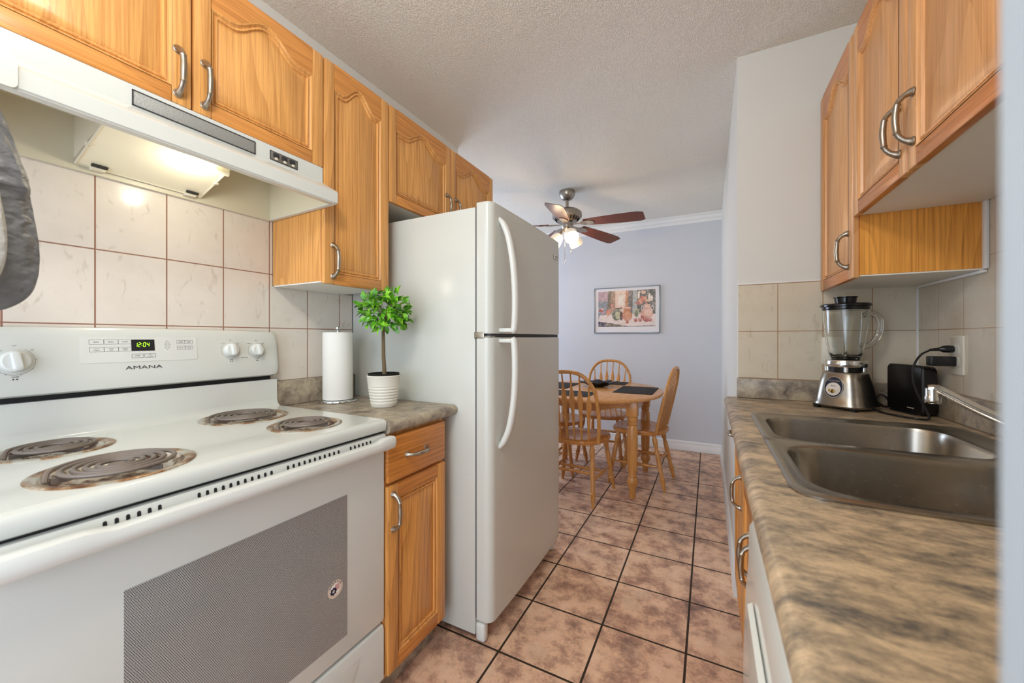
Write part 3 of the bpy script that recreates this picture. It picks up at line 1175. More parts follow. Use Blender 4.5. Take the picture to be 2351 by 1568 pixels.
# top/front sheet
loft(bm, [[(x, y, z) for x, z in fr_] for y in (HY0 + .014, HY1 - .014)], closed=False)
loft(bm, [[(x, y, z) for x, z in [fr_[-1]] + inn] for y in (HY0 + .014, HY1 - .014)], closed=False, mi=1)
# side walls (double skinned)
side = [(xw, 1.781), (-1.203, 1.781), (-1.203, 1.731), (-1.196, 1.724), (-1.130, 1.686), (-1.125, 1.680), (-1.125, 1.645), (-1.137, 1.641), (xw, 1.633)]
for y0, y1 in ((HY0, HY0 + .014), (HY1 - .014, HY1)):
    prism(bm, side, 'y', y0, y1)
for y0, y1 in ((HY0 + .0141, HY0 + .0146), (HY1 - .0146, HY1 - .0141)):
    prism(bm, [(xw + .001, 1.77), (-1.215, 1.77), (-1.206, 1.718), (-1.139, 1.678), (-1.139, 1.645), (xw + .001, 1.636)], 'y', y0, y1, mi=1)
box(bm, xw, xw + .012, HY0 + .0147, HY1 - .0147, 1.631, 1.775, mi=1)
# bottom flange
box(bm, -1.150, -1.128, HY0 + .014, HY1 - .014, 1.641, 1.643)
shell = obj('hood_shell', bm, [M['white_enamel'], plain('yellowed_enamel', '#d3cdb6', .35)], hood, smooth=30)
bm = B()   # central fan housing with sloping open bottom
prism(bm, [(xw + .012, 1.767), (-1.268, 1.767), (-1.268, 1.712), (xw + .012, 1.662)], 'y', .366, .632)
obj('fan_housing', bm, M['off_white'], hood, label='yellowed cream fan housing')
bm = B()
a = [(-1.262, .361, 1.700), (-1.262, .634, 1.700), (xw + .018, .645, 1.6465), (xw + .018, .366, 1.6465)]
loft(bm, [[Vector(p) for p in a], [Vector(p) + Vector((0, 0, .004)) for p in a]])
lens = obj('lamp_lens', bm, M['lens'], hood, smooth=0, label='frosted cream plastic light cover')
bm = B()
ring_p = [Vector(p) + Vector((0, 0, -.001)) for p in a]
for i in range(4):
    tube(bm, [ring_p[i], ring_p[(i + 1) % 4]], .0022, 8)
for y in (.392, .60):
    box(bm, xw + .013, xw + .032, y, y + .028, 1.638, 1.650, .001)
box(bm, -1.278, -1.256, .40, .43, 1.696, 1.704, .001)
box(bm, -1.39, -1.37, .358, .368, 1.668, 1.678, .001)
box(bm, -1.39, -1.37, .636, .646, 1.668, 1.678, .001)
obj('lens_frame', bm, M['off_white'], lens, label='cream rim with clips')
for y in (.392, .60):
    bm = B(); box(bm, xw + .033, xw + .042, y - .001, y + .030, 1.6445, 1.650)
    obj('clip_slot', bm, M['gap'], lens, smooth=0)
bm = B()
turned(bm, (-1.284, .522, 1.678), (-1.284, .598, 1.678), [(0, .005), (.05, .009), (.2, .012), (.6, .012), (.8, .010), (.9, .007), (1, .007)], 16)
obj('lamp_bulb', bm, M['bulb'], hood, label='glowing tubular bulb')
bm = B()
turned(bm, (-1.284, .596, 1.678), (-1.284, .630, 1.679), [(0, .008), (.1, .009), (1, .009)], 14)
obj('lamp_socket', bm, M['off_white'], hood)
# grille and switches on the upper front face
bm = B(); box(bm, -1.203, -1.2012, .390, .660, 1.735, 1.768, .001); g = obj('front_grille', bm, plain('grille_grey', '#9d9d98', .45, .3, bump=(300, .6, .002)), hood, label='grey mesh grille strip')
bm = B()
for y0, y1, z0, z1 in ((.388, .662, 1.7675, 1.770), (.388, .662, 1.733, 1.7352), (.388, .3905, 1.733, 1.77), (.6595, .662, 1.733, 1.77)):
    box(bm, -1.203, -1.2005, y0, y1, z0, z1)
obj('grille_rim', bm, M['print_dark'], g, smooth=0)
bm = B(); box(bm, -1.203, -1.2012, .706, .792, 1.738, 1.765, .001); g = obj('switch_plate', bm, plain('switch_silver', '#8d8a83', .35, .6), hood, label='silver switch plate')
bm = B()
for k in range(3):
    box(bm, -1.2015, -1.1985, .714 + k * .026, .732 + k * .026, 1.748, 1.761, .0008)
for y0, y1, z0, z1 in ((.705, .793, 1.764, 1.7655), (.705, .793, 1.7375, 1.739), (.705, .7065, 1.7375, 1.7655), (.7915, .793, 1.7375, 1.7655)):
    box(bm, -1.203, -1.2007, y0, y1, z0, z1)
obj('rocker_switch', bm, M['print_dark'], g, smooth=0)
bm = B()
for k in range(3):
    box(bm, -1.2012, -1.1975, .719 + k * .027, .727 + k * .027, 1.7405, 1.7475, .0006)
obj('switch_tab', bm, M['off_white'], g, smooth=0)
bm = B(); lathe(bm, [(0, 0), (.006, 0), (.006, .003), (0, .003)], (-1.40, .80, 1.765), 12); obj('screw', bm, M['print_dark'], hood)

# adhesive hook and oven mitts
bm = B()
pts = rounded_rect(.145, .207, 1.640, 1.702, .010, 5)
loft(bm, [[(-1.1245, y, z) for y, z in pts], [(-1.1215, y, z) for y, z in pts]])
tube(bm, catmull([(-1.1215, .155, 1.672), (-1.103, .155, 1.668), (-1.083, .155, 1.650), (-1.076, .155, 1.632), (-1.066, .155, 1.636), (-1.064, .155, 1.65)], 5), .003, 8)
top('adhesive_hook', bm, plain('hook_plastic', '#d8d6cc', .3), (-1.123, .176, 1.64), 'clear square adhesive hook stuck on the left end of the hood front', 'hook')


def mitt(name, label, loc, mat, cuffmat, rot, s=1.0, flip=1):
    """oven mitt hanging by the loop at its cuff: local y = width, z = down, x = thickness"""
    t = thing(name, label, 'oven mitt', loc, rot, 'grey oven mitts hanging from the hood')
    bm = B()
    def lobe(path, widths, th):
        loops = []
        cp = catmull([(y, z, w) for (y, z), w in zip(path, widths)], 5)
        ct = catmull([(h, 0, 0) for h in th], 5)
        for q, hq in zip(cp, ct):
            y, z, w, h = q.x, q.y, max(q.z, .003), max(hq.x, .002)
            loops.append([(h * math.sin(2 * PI * k / 24) * (1 + .07 * math.sin(z * 260)), flip * y + w * math.cos(2 * PI * k / 24), z) for k in range(24)])
        loft(bm, loops)
    lobe([(0, -.035), (0, -.07), (.002, -.11), (.004, -.15), (.007, -.20), (.010, -.245), (.011, -.285), (.011, -.315), (.010, -.335), (.010, -.345)],
         [.030, .043, .052, .058, .062, .064, .062, .054, .036, .012], [.016, .020, .023, .026, .028, .029, .027, .022, .015, .005])
    lobe([(.014, -.06), (.022, -.095), (.030, -.13), (.034, -.16), (.035, -.182), (.034, -.192)], [.012, .022, .028, .030, .024, .008], [.016, .024, .029, .030, .023, .008])
    for v in bm.verts:
        v.co *= s
    obj('mitt_body', bm, mat, t, smooth=60)
    bm = B()
    tube(bm, [(0, 0.012 * math.sin(a), -.018 * s + .018 * math.cos(a) - .0) for a in [2 * PI * k / 14 for k in range(14)]], .0025, 6, closed=True)
    tube(bm, [(0, 0, -.034), (0, 0, -.05 * s)], .006, 8)
    obj('hanging_loop', bm, cuffmat, t)
    return t


mitt('oven_mitt', 'dark grey quilted oven mitt hanging at the back by the hood', (-1.074, .136, 1.641), M['mitt_dark'], M['mitt_dark'], .12, 1.20)
mitt('oven_mitt', 'light grey quilted oven mitt hanging in front, cut by the left edge', (-1.002, .090, 1.630), M['mitt_light'], M['mitt_light'], -.1, 1.12)

# ------------------------------------------------------------------ refrigerator
fr = wthing('refrigerator', 'tall white top-freezer refrigerator beside the short worktop', 'refrigerator', (-1.1, 1.64, 0))
bm = B(); box(bm, -1.4985, -.813, 1.261, 2.021, .025, 1.698, .004); obj('fridge_body', bm, M['fridge_white'], fr)
def fdoor(z0, z1):
    pts = []
    # plan outline (x, y): back at -.806, front with big rounded vertical edges
    y0, y1 = 1.259, 2.023
    x0, x1 = -.804, -.738
    r = .034
    pts += [(x0, y0), (x0, y1)]
    for i in range(7):
        a = R(90 - 90 * i / 6); pts.append((x1 - r + r * math.cos(a), y1 - r + r * math.sin(a)))
    for k in range(1, 8):
        u = k / 8; pts.append((x1 + .006 * math.sin(PI * u), (y1 - r) + (y0 + r - y1 + r) * u))
    for i in range(7):
        a = R(0 - 90 * i / 6); pts.append((x1 - r + r * math.cos(a), y0 + r + r * math.sin(a)))
    bm = B()
    cx, cy = -.77, 1.64
    loops = []
    for dz, s in ((0, .985), (.004, .997), (.012, 1), (z1 - z0 - .014, 1), (z1 - z0 - .005, .996), (z1 - z0, .975)):
        loops.append([(x if x < -.80 else cx + (x - cx) * s, cy + (y - cy) * (1 - (1 - s) * .15), z0 + dz) for x, y in pts])
    loft(bm, loops)
    return bm
up_d = obj('freezer_door', fdoor(1.203, 1.712), M['fridge_white'], fr, smooth=40)
lo_d = obj('fridge_door', fdoor(.088, 1.188), M['fridge_white'], fr, smooth=40)
bm = B(); box(bm, -.812, -.750, 1.275, 2.01, 1.1885, 1.2025); box(bm, -.813, -.8045, 1.268, 2.014, .09, 1.70)
obj('door_gasket', bm, plain('gasket_grey', '#4b4b4d', .6), fr, smooth=0)
bm = B()
pts = catmull([(-.742, 1.325, 1.660), (-.722, 1.328, 1.635), (-.700, 1.33, 1.58), (-.681, 1.33, 1.48), (-.672, 1.33, 1.37), (-.672, 1.33, 1.28), (-.676, 1.33, 1.222), (-.684, 1.33, 1.212)], 5)
n_ = len(pts)
tube(bm, pts, [.008 + .005 * min(1, i / 6) for i in range(n_)], 14, flat=1.25, up=(0, 1, 0))
box(bm, -.742, -.672, 1.318, 1.342, 1.2085, 1.2245, .004)
obj('door_handle', bm, M['white_plastic'], up_d, label='long bowed white handle')
bm = B()
pts = catmull([(-.684, 1.33, 1.180), (-.676, 1.33, 1.170), (-.672, 1.33, 1.11), (-.672, 1.33, 1.02), (-.680, 1.33, .92), (-.698, 1.33, .83), (-.722, 1.328, .775), (-.742, 1.325, .750)], 5)
tube(bm, pts, [.008 + .005 * min(1, (n_ - 1 - i) / 6) for i in range(n_)], 14, flat=1.25, up=(0, 1, 0))
box(bm, -.742, -.672, 1.318, 1.342, 1.167, 1.183, .004)
obj('door_handle', bm, M['white_plastic'], lo_d, label='long bowed white handle')
bm = B(); box(bm, -.815, -.770, 1.2575, 1.275, 1.183, 1.209, .002); box(bm, -.775, -.745, 1.262, 1.30, 1.1895, 1.1935)
for z in (1.190, 1.202):
    lathe(bm, [(0, 0), (.003, 0), (.003, .002), (0, .002)], seg=10, mtx=Matrix.Translation((-.806, 1.2577, z)) @ Matrix.Rotation(R(90), 4, 'X'))
obj('hinge', bm, M['nickel'], fr, label='metal centre hinge')
for y0, y1 in ((1.2595, 1.295), (1.985, 2.02)):
    bm = B(); box(bm, -.812, -.770, y0, y1, .003, .078, .012, 3); obj('front_foot', bm, M['white_plastic'], fr)
bm = B(); box(bm, -.84, -.82, 1.30, 1.98, .03, .085); obj('base_grille', bm, M['gap'], fr, smooth=0)
bm = B(); box(bm, -.7335, -.7305, 1.905, 1.965, 1.608, 1.630, .001); g = obj('badge', bm, M['fridge_white'], up_d)
bm = B(); box(bm, -.7306, -.7301, 1.917, 1.955, 1.616, 1.623); obj('badge_print', bm, M['print_text'], g, smooth=0)
bm = B(); lathe(bm, [(0, 0), (.004, 0), (.003, .002), (0, .0025)], seg=12, mtx=Matrix.Translation((-.7365, 1.975, .79)) @ Matrix.Rotation(R(90), 4, 'Y')); obj('screw_cap', bm, M['white_plastic'], lo_d)

# ------------------------------------------------------------------ paper towel, plant
px, py = -1.396, 1.100
t = wthing('paper_towel_holder', 'chrome paper towel stand on the short worktop', 'paper towel holder', (px, py, .918))
bm = B(); lathe(bm, [(0, 0), (.074, 0), (.0765, .003), (.075, .007), (.070, .0085), (0, .0085)], (px, py, .9185), 40); obj('base_disc', bm, M['chrome'], t)
bm = B(); lathe(bm, [(0, .008), (.005, .008), (.005, .300), (.0095, .303), (.0105, .307), (.0095, .312), (.006, .314), (0, .3145)], (px, py, .9185), 20); obj('pole', bm, M['chrome'], t)
bm = B()
lathe(bm, [(.019, 0.0), (.054, .0), (.0585, .001), (.059, .006), (.059, .276), (.0575, .280), (.019, .281), (.019, 0.0)], (px, py, .9285), 40)
top('paper_towel_roll', bm, M['towel'], (px, py, .9285), 'white embossed paper towel roll standing on its chrome holder', 'paper towel roll')

qx, qy = -1.140, 1.108
t = wthing('potted_tree', 'small green topiary tree in a white ribbed pot on the short worktop', 'potted plant', (qx, qy, .918))
bm = B()
prof = [(0, 0), (.046, 0), (.048, .003)]
z = .010
for k in range(6):
    r = .049 + .0016 * k
    prof += [(r, z), (r + .0018, z + .004), (r + .0016, z + .0085), (r + .0003, z + .0105)]
    z += .0115
prof += [(.0595, .080), (.0630, .117), (.0645, .119), (.0640, .122), (.0620, .122), (.0600, .118), (.0585, .095), (0, .095)]
lathe(bm, prof, (qx, qy, .9185), 48); obj('pot', bm, M['pot'], t, label='white ribbed ceramic pot')
bm = B(); lathe(bm, [(.0575, .096), (.0588, .127), (.0600, .1275), (.0598, .129), (.0575, .129), (.056, .108), (0, .104)], (qx, qy, .9185), 40); obj('nursery_pot', bm, M['soil'], t, label='black inner pot')
bm = B()
trunk = catmull([(qx + .002, qy, 1.02), (qx + .003, qy, 1.06), (qx - .002, qy + .001, 1.11), (qx - .001, qy - .001, 1.16), (qx - .003, qy, 1.22), (qx, qy, 1.29)], 5)
tube(bm, trunk, [.0085 - .003 * i / len(trunk) for i in range(len(trunk))], 9)
obj('trunk', bm, M['bark'], t)
bm = B(); bl = B()
rnd = random.Random(11)
cc_ = Vector((qx + .004, qy, 1.290))
def leaf(bm, p, d, nrm, L, Wd):
    d = d.normalized(); s = d.cross(nrm).normalized(); n_ = s.cross(d).normalized()
    rows = []
    for u, w, h in ((0, .05, 0), (.08, .34, .02), (.2, .70, .04), (.36, .96, .05), (.52, .98, .04), (.68, .78, .0), (.82, .48, -.05), (.93, .18, -.11), (1, .02, -.15)):
        c = p + d * (u * L) + n_ * (h * L)
        rows.append([bm.verts.new(c - s * (w * Wd / 2) + n_ * (w * Wd * .16)), bm.verts.new(c), bm.verts.new(c + s * (w * Wd / 2) + n_ * (w * Wd * .16))])
    for a_, b_ in zip(rows[:-1], rows[1:]):
        for i in range(2):
            bm.faces.new((a_[i], a_[i + 1], b_[i + 1], b_[i]))
for k in range(330):
    while True:
        v = Vector((rnd.gauss(0, 1), rnd.gauss(0, 1), rnd.gauss(0, 1)))
        if v.length > .1:
            v.normalize(); break
    if v.z < -.85:
        continue
    rad = rnd.uniform(.25, 1.0) ** .6
    e = Vector((v.x * .102, v.y * .088, v.z * .078)) * rad
    p = cc_ + e
    d = (v + Vector((rnd.uniform(-.6, .6), rnd.uniform(-.6, .6), rnd.uniform(-.95, .85)))).normalized()
    L = rnd.uniform(.026, .041)
    if (p + d * L).y > 1.2535:
        continue
    leaf(bm, p, d, (Vector((0, -.3, .8)) + v * .7 + Vector((rnd.uniform(-.7, .7), rnd.uniform(-.7, .7), rnd.uniform(-.4, .4)))).normalized(), L, L * rnd.uniform(.50, .62))
    if k % 14 == 0:
        tube(bl, [Vector((qx, qy, 1.245 + rnd.uniform(0, .05))), cc_ + e * .5, p], [.0016, .0012, .0007], 5)
obj('leaves', bm, M['leaf'], t, smooth=60)['kind'] = 'stuff'
obj('twigs', bl, M['bark'], t)['kind'] = 'stuff'

# ------------------------------------------------------------------ right side cabinets
XFR = .432
def right_upper(label, y0, y1, z0, z1, doors, arch):
    t = wthing('wall_cabinet', label, 'cabinet', ((XR + XFR) / 2, (y0 + y1) / 2, z0), 'oak wall cabinets on the right wall')
    bm = B(); box(bm, XFR, XR - .0075, y0 + .0005, y1 - .0005, z0 + .004, z1, .0008, 1); obj('carcass', bm, M['oak_side_r'], t)
    bm = B(); box(bm, XFR + .001, XR - .010, y0 + .002, y1 - .002, z0, z0 + .004); obj('underside_panel', bm, M['particle'], t, label='white melamine underside')
    for a0, a1, hy, hz in doors:
        d = obj('door', door_bm(a0, a1, z0 - .004, z1 - .004, TR(XFR), arch=arch), [M['oak_vr'], M['oak_hr']], t)
        obj('door_handle', handle_bm(hy, hz, TR(XFR), .112), M['nickel'], d, label='brushed nickel bar handle')
    return t


right_upper('tall narrow single-door oak wall cabinet above the blender', 1.606, 2.012, 1.384, 2.178, [(1.610, 2.008, 1.650, 1.478)], .058)
right_upper('double-door oak wall cabinet above the sink with a white underside', .846, 1.605, 1.580, 2.178, [(.8485, 1.2235, 1.190, 1.690), (1.2285, 1.602, 1.262, 1.690)], .057)
bm = B(); box(bm, XR - .018, XR - .0072, 1.590, 1.6058, 1.384, 1.580, .003); box(bm, XR - .018, XR - .0072, 1.60, 2.01, 1.374, 1.3838, .003); struct('trim_3', bm, M['trim'])

# base cabinets right
XB = .123
def right_base(label, y0, y1, fronts, top_=.876):
    t = wthing('base_cabinet', label, 'cabinet', (.4, (y0 + y1) / 2, 0), 'oak base cabinets under the long worktop')
    bm = B(); box(bm, XB, XR - .002, y0 + .0005, y1 - .0005, .10, .118); box(bm, XB, XR - .002, y0 + .0005, y0 + .018, .118, top_)
    box(bm, XB, XR - .002, y1 - .018, y1 - .0005, .118, top_); box(bm, XB, XB + .018, y0 + .018, y1 - .018, .118, top_); obj('carcass', bm, M['oak_vd'], t)
    bm = B(); box(bm, XB + .05, XR - .002, y0 + .0005, y1 - .0005, .001, .10); obj('toe_kick', bm, M['laminate'], t)
    for kind, a0, a1, z0, z1, h in fronts:
        if kind == 'door':
            d = obj('door', door_bm(a0, a1, z0, z1, TR(XB), arch=0.0, st=.048), [M['oak_vd'], M['oak_hd']], t)
            obj('door_handle', handle_bm(h[0], h[1], TR(XB), .112), M['nickel'], d, label='brushed nickel bar handle')
        else:
            d = obj('drawer' if h else 'false_front', door_bm(a0, a1, z0, z1, TR(XB), inset=False), [M['oak_vd'], M['oak_hd']], t)
            if h:
                obj('drawer_handle', handle_bm(h[0], h[1], TR(XB), .100, False), M['nickel'], d, label='brushed nickel bar handle')
    return t


right_base('oak base cabinet with a drawer at the far end of the long worktop', 1.575, 2.017,
           [('drawer', 1.58, 2.012, .724, .868, (1.797, .796)), ('door', 1.58, 2.012, .112, .714, (1.608, .625))])
right_base('double-door oak base cabinet under the stainless sink', .801, 1.573,
           [('panel', .806, 1.568, .724, .868, None), ('door', .806, 1.186, .112, .714, (1.156, .593)), ('door', 1.191, 1.568, .112, .714, (1.222, .593))])
t = wthing('dishwasher', 'white built-in dishwasher under the near end of the worktop', 'dishwasher', (.4, .5, 0))
bm = B(); box(bm, .115, XR - .004, .196, .799, .02, .870); obj('dishwasher_tub', bm, M['white_side'], t)
bm = B()
dpf = [(.115, .115), (.064, .115), (.058, .122), (.0545, .40), (.0545, .62), (.058, .735), (.0625, .79), (.0635, .852), (.070, .864), (.115, .866)]
prism(bm, dpf, 'y', .197, .798); d = obj('dishwasher_door', bm, M['white_enamel'], t, smooth=30)
bm = B(); loft(bm, [[(.060, .30, .775), (.060, .70, .775), (.056, .67, .66), (.056, .33, .66)], [(.0525, .305, .773), (.0525, .695, .773), (.0535, .66, .67), (.0535, .34, .67)]]); obj('door_pull', bm, M['white_plastic'], d)
bm = B(); box(bm, .15, .17, .197, .798, .001, .112); obj('kick_plate', bm, M['gap'], t)

# ------------------------------------------------------------------ sink
t = wthing('kitchen_sink', 'double-bowl stainless steel sink set into the long worktop', 'sink', (.39, 1.2, .75))
bm = B()
zr = .9185
outer = rounded_rect(SX0, SX1, SY0, SY1, .045, 6)
bowls = [(.163, .590, .838, 1.168), (.163, .590, 1.228, 1.556)]
# deck made of two halves, each a ring from its rectangle to the bowl mouth
def resample_ring(x0, x1, y0, y1, r, n=72, c=None):
    c = c or ((x0 + x1) / 2, (y0 + y1) / 2)
    out = []
    poly = rounded_rect(x0, x1, y0, y1, r, 10)
    for k in range(n):
        a = 2 * PI * k / n
        d = (math.cos(a), math.sin(a))
        best = None
        for i in range(len(poly)):
            p, q = poly[i], poly[(i + 1) % len(poly)]
            ex, ey = q[0] - p[0], q[1] - p[1]
            den = d[0] * ey - d[1] * ex
            if abs(den) < 1e-12:
                continue
            tt = ((p[0] - c[0]) * ey - (p[1] - c[1]) * ex) / den
            uu = ((p[0] - c[0]) * d[1] - (p[1] - c[1]) * d[0]) / den
            if tt > 0 and -1e-9 <= uu <= 1 + 1e-9 and (best is None or tt < best):
                best = tt
        out.append((c[0] + d[0] * best, c[1] + d[1] * best))
    return out
ymid = (bowls[0][3] + bowls[1][2]) / 2
for (bx0, bx1, by0, by1), (oy0, oy1) in zip(bowls, ((SY0, ymid), (ymid, SY1))):
    cc2 = ((bx0 + bx1) / 2, (by0 + by1) / 2)
    N = 96
    def ring_loop(x0, x1, y0, y1, r, z):
        return [(p[0], p[1], z) for p in resample_ring(x0, x1, y0, y1, r, N, cc2)]
    near = oy0 == SY0
    def orect(ins, z):
        # outer edge: rounded only on the outside corners
        y0_, y1_ = (oy0 + ins, oy1) if near else (oy0, oy1 - ins)
        pts = [(p[0], p[1]) for p in resample_ring(SX0 + ins, SX1 - ins, y0_ if near else y0_ - .2, y1_ + .2 if near else y1_, .045, N, cc2)]
        out = []
        for (x, y) in pts:
            if near and y > oy1:
                s = (oy1 - cc2[1]) / (y - cc2[1]); x, y = cc2[0] + (x - cc2[0]) * s, oy1
            if not near and y < oy0:
                s = (oy0 - cc2[1]) / (y - cc2[1]); x, y = cc2[0] + (x - cc2[0]) * s, oy0
            zz = zr + .0025 if ((near and abs(y - oy1) < 1e-6) or (not near and abs(y - oy0) < 1e-6)) else z
            out.append((x, y, zz))
        return out
    loops = [orect(0, zr), orect(.0, zr + .0035), orect(.004, zr + .0062), orect(.014, zr + .0062), orect(.020, zr + .0025)]
    loops += [ring_loop(bx0 - .010, bx1 + .010, by0 - .010, by1 + .010, .085, zr + .0022), ring_loop(bx0, bx1, by0, by1, .078, zr - .001), ring_loop(bx0 + .004, bx1 - .004, by0 + .004, by1 - .004, .075, zr - .012),
              ring_loop(bx0 + .012, bx1 - .012, by0 + .012, by1 - .012, .070, zr - .13), ring_loop(bx0 + .022, bx1 - .022, by0 + .022, by1 - .022, .06, zr - .155),
              ring_loop(bx0 + .05, bx1 - .05, by0 + .05, by1 - .05, .05, zr - .166), ring_loop(cc2[0] - .05, cc2[0] + .05, cc2[1] - .05, cc2[1] + .05, .049, zr - .168)]
    loft(bm, loops, cap0=False, cap1=True)
bmesh.ops.remove_doubles(bm, verts=bm.verts, dist=2e-4)
obj('sink_basin', bm, M['steel'], t, smooth=50)
for bx0, bx1, by0, by1 in bowls:
    bm = B(); lathe(bm, [(0, 0), (.035, 0), (.043, .002), (.045, .001), (.045, -.001), (0, -.001)], ((bx0 + bx1) / 2, (by0 + by1) / 2, zr - .1665), 28)
    obj('drain', bm, M['chrome'], t)
# faucet
t = wthing('faucet', 'chrome single-spout faucet reaching over the sink', 'faucet', (.625, 1.16, .924))
bm = B(); lathe(bm, [(0, 0), (.030, 0), (.030, .006), (.024, .012), (.022, .05), (.019, .066), (.0, .072)], (.625, 1.16, .9245), 24); box(bm, .600, .650, 1.04, 1.28, .9245, .931, .003); obj('faucet_body', bm, M['chrome'], t)
bm = B()
pts = catmull([(.622, 1.160, .972), (.575, 1.176, .998), (.52, 1.195, 1.030), (.480, 1.209, 1.057), (.460, 1.215, 1.070), (.448, 1.219, 1.069)], 6)
tube(bm, pts, [.0135 - .002 * i / len(pts) for i in range(len(pts))], 16, flat=.8)
obj('spout', bm, M['chrome'], t)
bm = B(); lathe(bm, [(0, 0), (.0125, 0), (.0135, .002), (.0135, .014), (.0125, .016), (.0125, .034), (0, .034)], (.4545, 1.217, 1.037), 24); obj('aerator', bm, M['chrome'], t)
bm = B(); tube(bm, catmull([(.625, 1.16, .990), (.640, 1.155, 1.012), (.664, 1.145, 1.035), (.680, 1.138, 1.05)], 4), [.014, .013, .011, .010, .009, .008, .007, .007, .006, .006, .006, .006, .006], 12); obj('lever', bm, M['chrome'], t)

# ------------------------------------------------------------------ blender
bx_, by_ = .462, 1.878
t = thing('blender', 'brushed steel blender with glass jar and black lid on the far worktop corner', 'blender', (bx_, by_, .9185), R(-40))
def sq_loop(hx, hy, z, p=3.4, n=40):
    return [(hx * math.copysign(abs(math.cos(2 * PI * k / n)) ** (2 / p), math.cos(2 * PI * k / n)), hy * math.copysign(abs(math.sin(2 * PI * k / n)) ** (2 / p), math.sin(2 * PI * k / n)), z) for k in range(n)]
bm = B()
loft(bm, [sq_loop(.083, .083, .010), sq_loop(.086, .086, .013), sq_loop(.086, .086, .018), sq_loop(.081, .081, .026), sq_loop(.076, .076, .060), sq_loop(.069, .069, .100), sq_loop(.061, .061, .132), sq_loop(.057, .057, .139), sq_loop(.048, .048, .142)])
base = obj('motor_base', bm, M['steel_blender'], t, smooth=50)
for sx in (-.062, .057):
    for sy in (-.062, .057):
        bm = B(); lathe(bm, [(0, 0), (.012, 0), (.014, .011), (0, .011)], (sx, sy, 0.0003), 14)
        obj('rubber_foot', bm, M['black_plastic'], t)
blender_ = t
bm = B(); lathe(bm, [(0, .0), (.050, .0), (.052, .018), (0, .018)], (0, 0, .141), 32)
obj('collar_shadow_ring', bm, M['black_plastic'], t)
bm = B()
lathe(bm, [(.030, .158), (.063, .158), (.0645, .161), (.0645, .180), (.062, .184), (.050, .186), (.030, .186)], (0, 0, 0), 36)
for k in range(4):
    a = k * PI / 2 + .5
    lathe(bm, [(0, .136), (.008, .136), (.007, .160), (0, .160)], (.052 * math.cos(a), .052 * math.sin(a), 0), 12)
obj('jar_collar', bm, M['chrome'], t, label='chrome threaded collar')
bm = B()
def jl(r, z, n=48, lob=.0):
    r = r * .89 if z > .24 else r * .94
    return [(r * (1 + lob * math.cos(6 * 2 * PI * k / n)) * math.cos(2 * PI * k / n), r * (1 + lob * math.cos(6 * 2 * PI * k / n)) * math.sin(2 * PI * k / n), z) for k in range(n)]
jar = [(.044, .186), (.047, .19), (.056, .215), (.066, .25), (.073, .30), (.076, .34), (.078, .372)]
inner = [(.0745, .372), (.0725, .34), (.0690, .30), (.0620, .25), (.0515, .215), (.042, .196), (.02, .192)]
loft(bm, [jl(r, z, lob=.018 if z < .34 else 0) for r, z in jar] + [jl(r, z, lob=.016 if z < .34 else 0) for r, z in inner], cap0=True, cap1=True)
obj('glass_jar', bm, M['glass'], t, smooth=60)
bm = B()
hpts = catmull([(.070, -.006, .352), (.092, -.010, .360), (.112, -.014, .345), (.118, -.015, .315), (.112, -.014, .280), (.096, -.011, .250), (.076, -.008, .236), (.062, -.006, .238)], 5)
tube(bm, hpts, [.0085] * len(hpts), 12, flat=1.2)
bmesh.ops.transform(bm, matrix=Matrix.Rotation(R(62), 4, 'Z') @ Matrix.Translation((-.007, 0, 0)), verts=bm.verts)
obj('jar_handle', bm, M['glass'], t)
bm = B()
for k in range(4):
    a = k * PI / 2 + .3
    m = Matrix.Rotation(a, 4, 'Z')
    pts = [m @ Vector(p) for p in ((0, -.004, .196), (.018, -.003, .199), (.027, 0, .216 if k % 2 else .206), (.018, .004, .201), (0, .004, .198))]
    loft(bm, [pts, [p + Vector((0, 0, .0012)) for p in pts]])
lathe(bm, [(0, .193), (.010, .193), (.008, .204), (0, .206)], (0, 0, 0), 14)
obj('blade_assembly', bm, M['nickel'], t)
bm = B()
lathe(bm, [(0, .3725), (.069, .3725), (.070, .375), (.070, .384), (.0765, .386), (.0765, .392), (.073, .396), (.038, .396), (.0, .396)], (0, 0, 0), 40)
obj('lid', bm, M['black_glossy'], t, label='black rubber lid')
bm = B(); lathe(bm, [(0, .396), (.031, .396), (.034, .419), (.037, .4205), (.037, .423), (0, .423)], (0, 0, 0), 30); obj('filler_cap', bm, M['black_glossy'], t)
# control plate on the front of the base (local -y, a little left)
bm = B()
n0 = Vector((0, -.985, .22)).normalized()
mm = Matrix.Translation((0, -.0715, .083)) @ n0.to_track_quat('Z', 'Y').to_matrix().to_4x4()
def oval(rx, ry, d0, d1, mi, cy=0):
    lp0 = [mm @ Vector((rx * math.cos(2 * PI * k / 40), cy + ry * math.sin(2 * PI * k / 40), d0)) for k in range(40)]
    lp1 = [mm @ Vector((rx * math.cos(2 * PI * k / 40), cy + ry * math.sin(2 * PI * k / 40), d1)) for k in range(40)]
    loft(bm, [lp0, lp1], mi=mi)
oval(.031, .040, -.012, .0042, 0); oval(.0285, .0375, 0, .0050, 1); oval(.0235, .0245, 0, .0058, 2, -.0075)
text_bm(bm, 'Osterizer', .0100, mm @ Vector((0, .024, .0052)), mm.to_3x3() @ Vector((1, 0, 0)), mm.to_3x3() @ Vector((0, 1, 0)), .0003, mi=0)
text_bm(bm, 'Blender', .0050, mm @ Vector((0, .004, .0060)), mm.to_3x3() @ Vector((1, 0, 0)), mm.to_3x3() @ Vector((0, 1, 0)), .0002, mi=1)
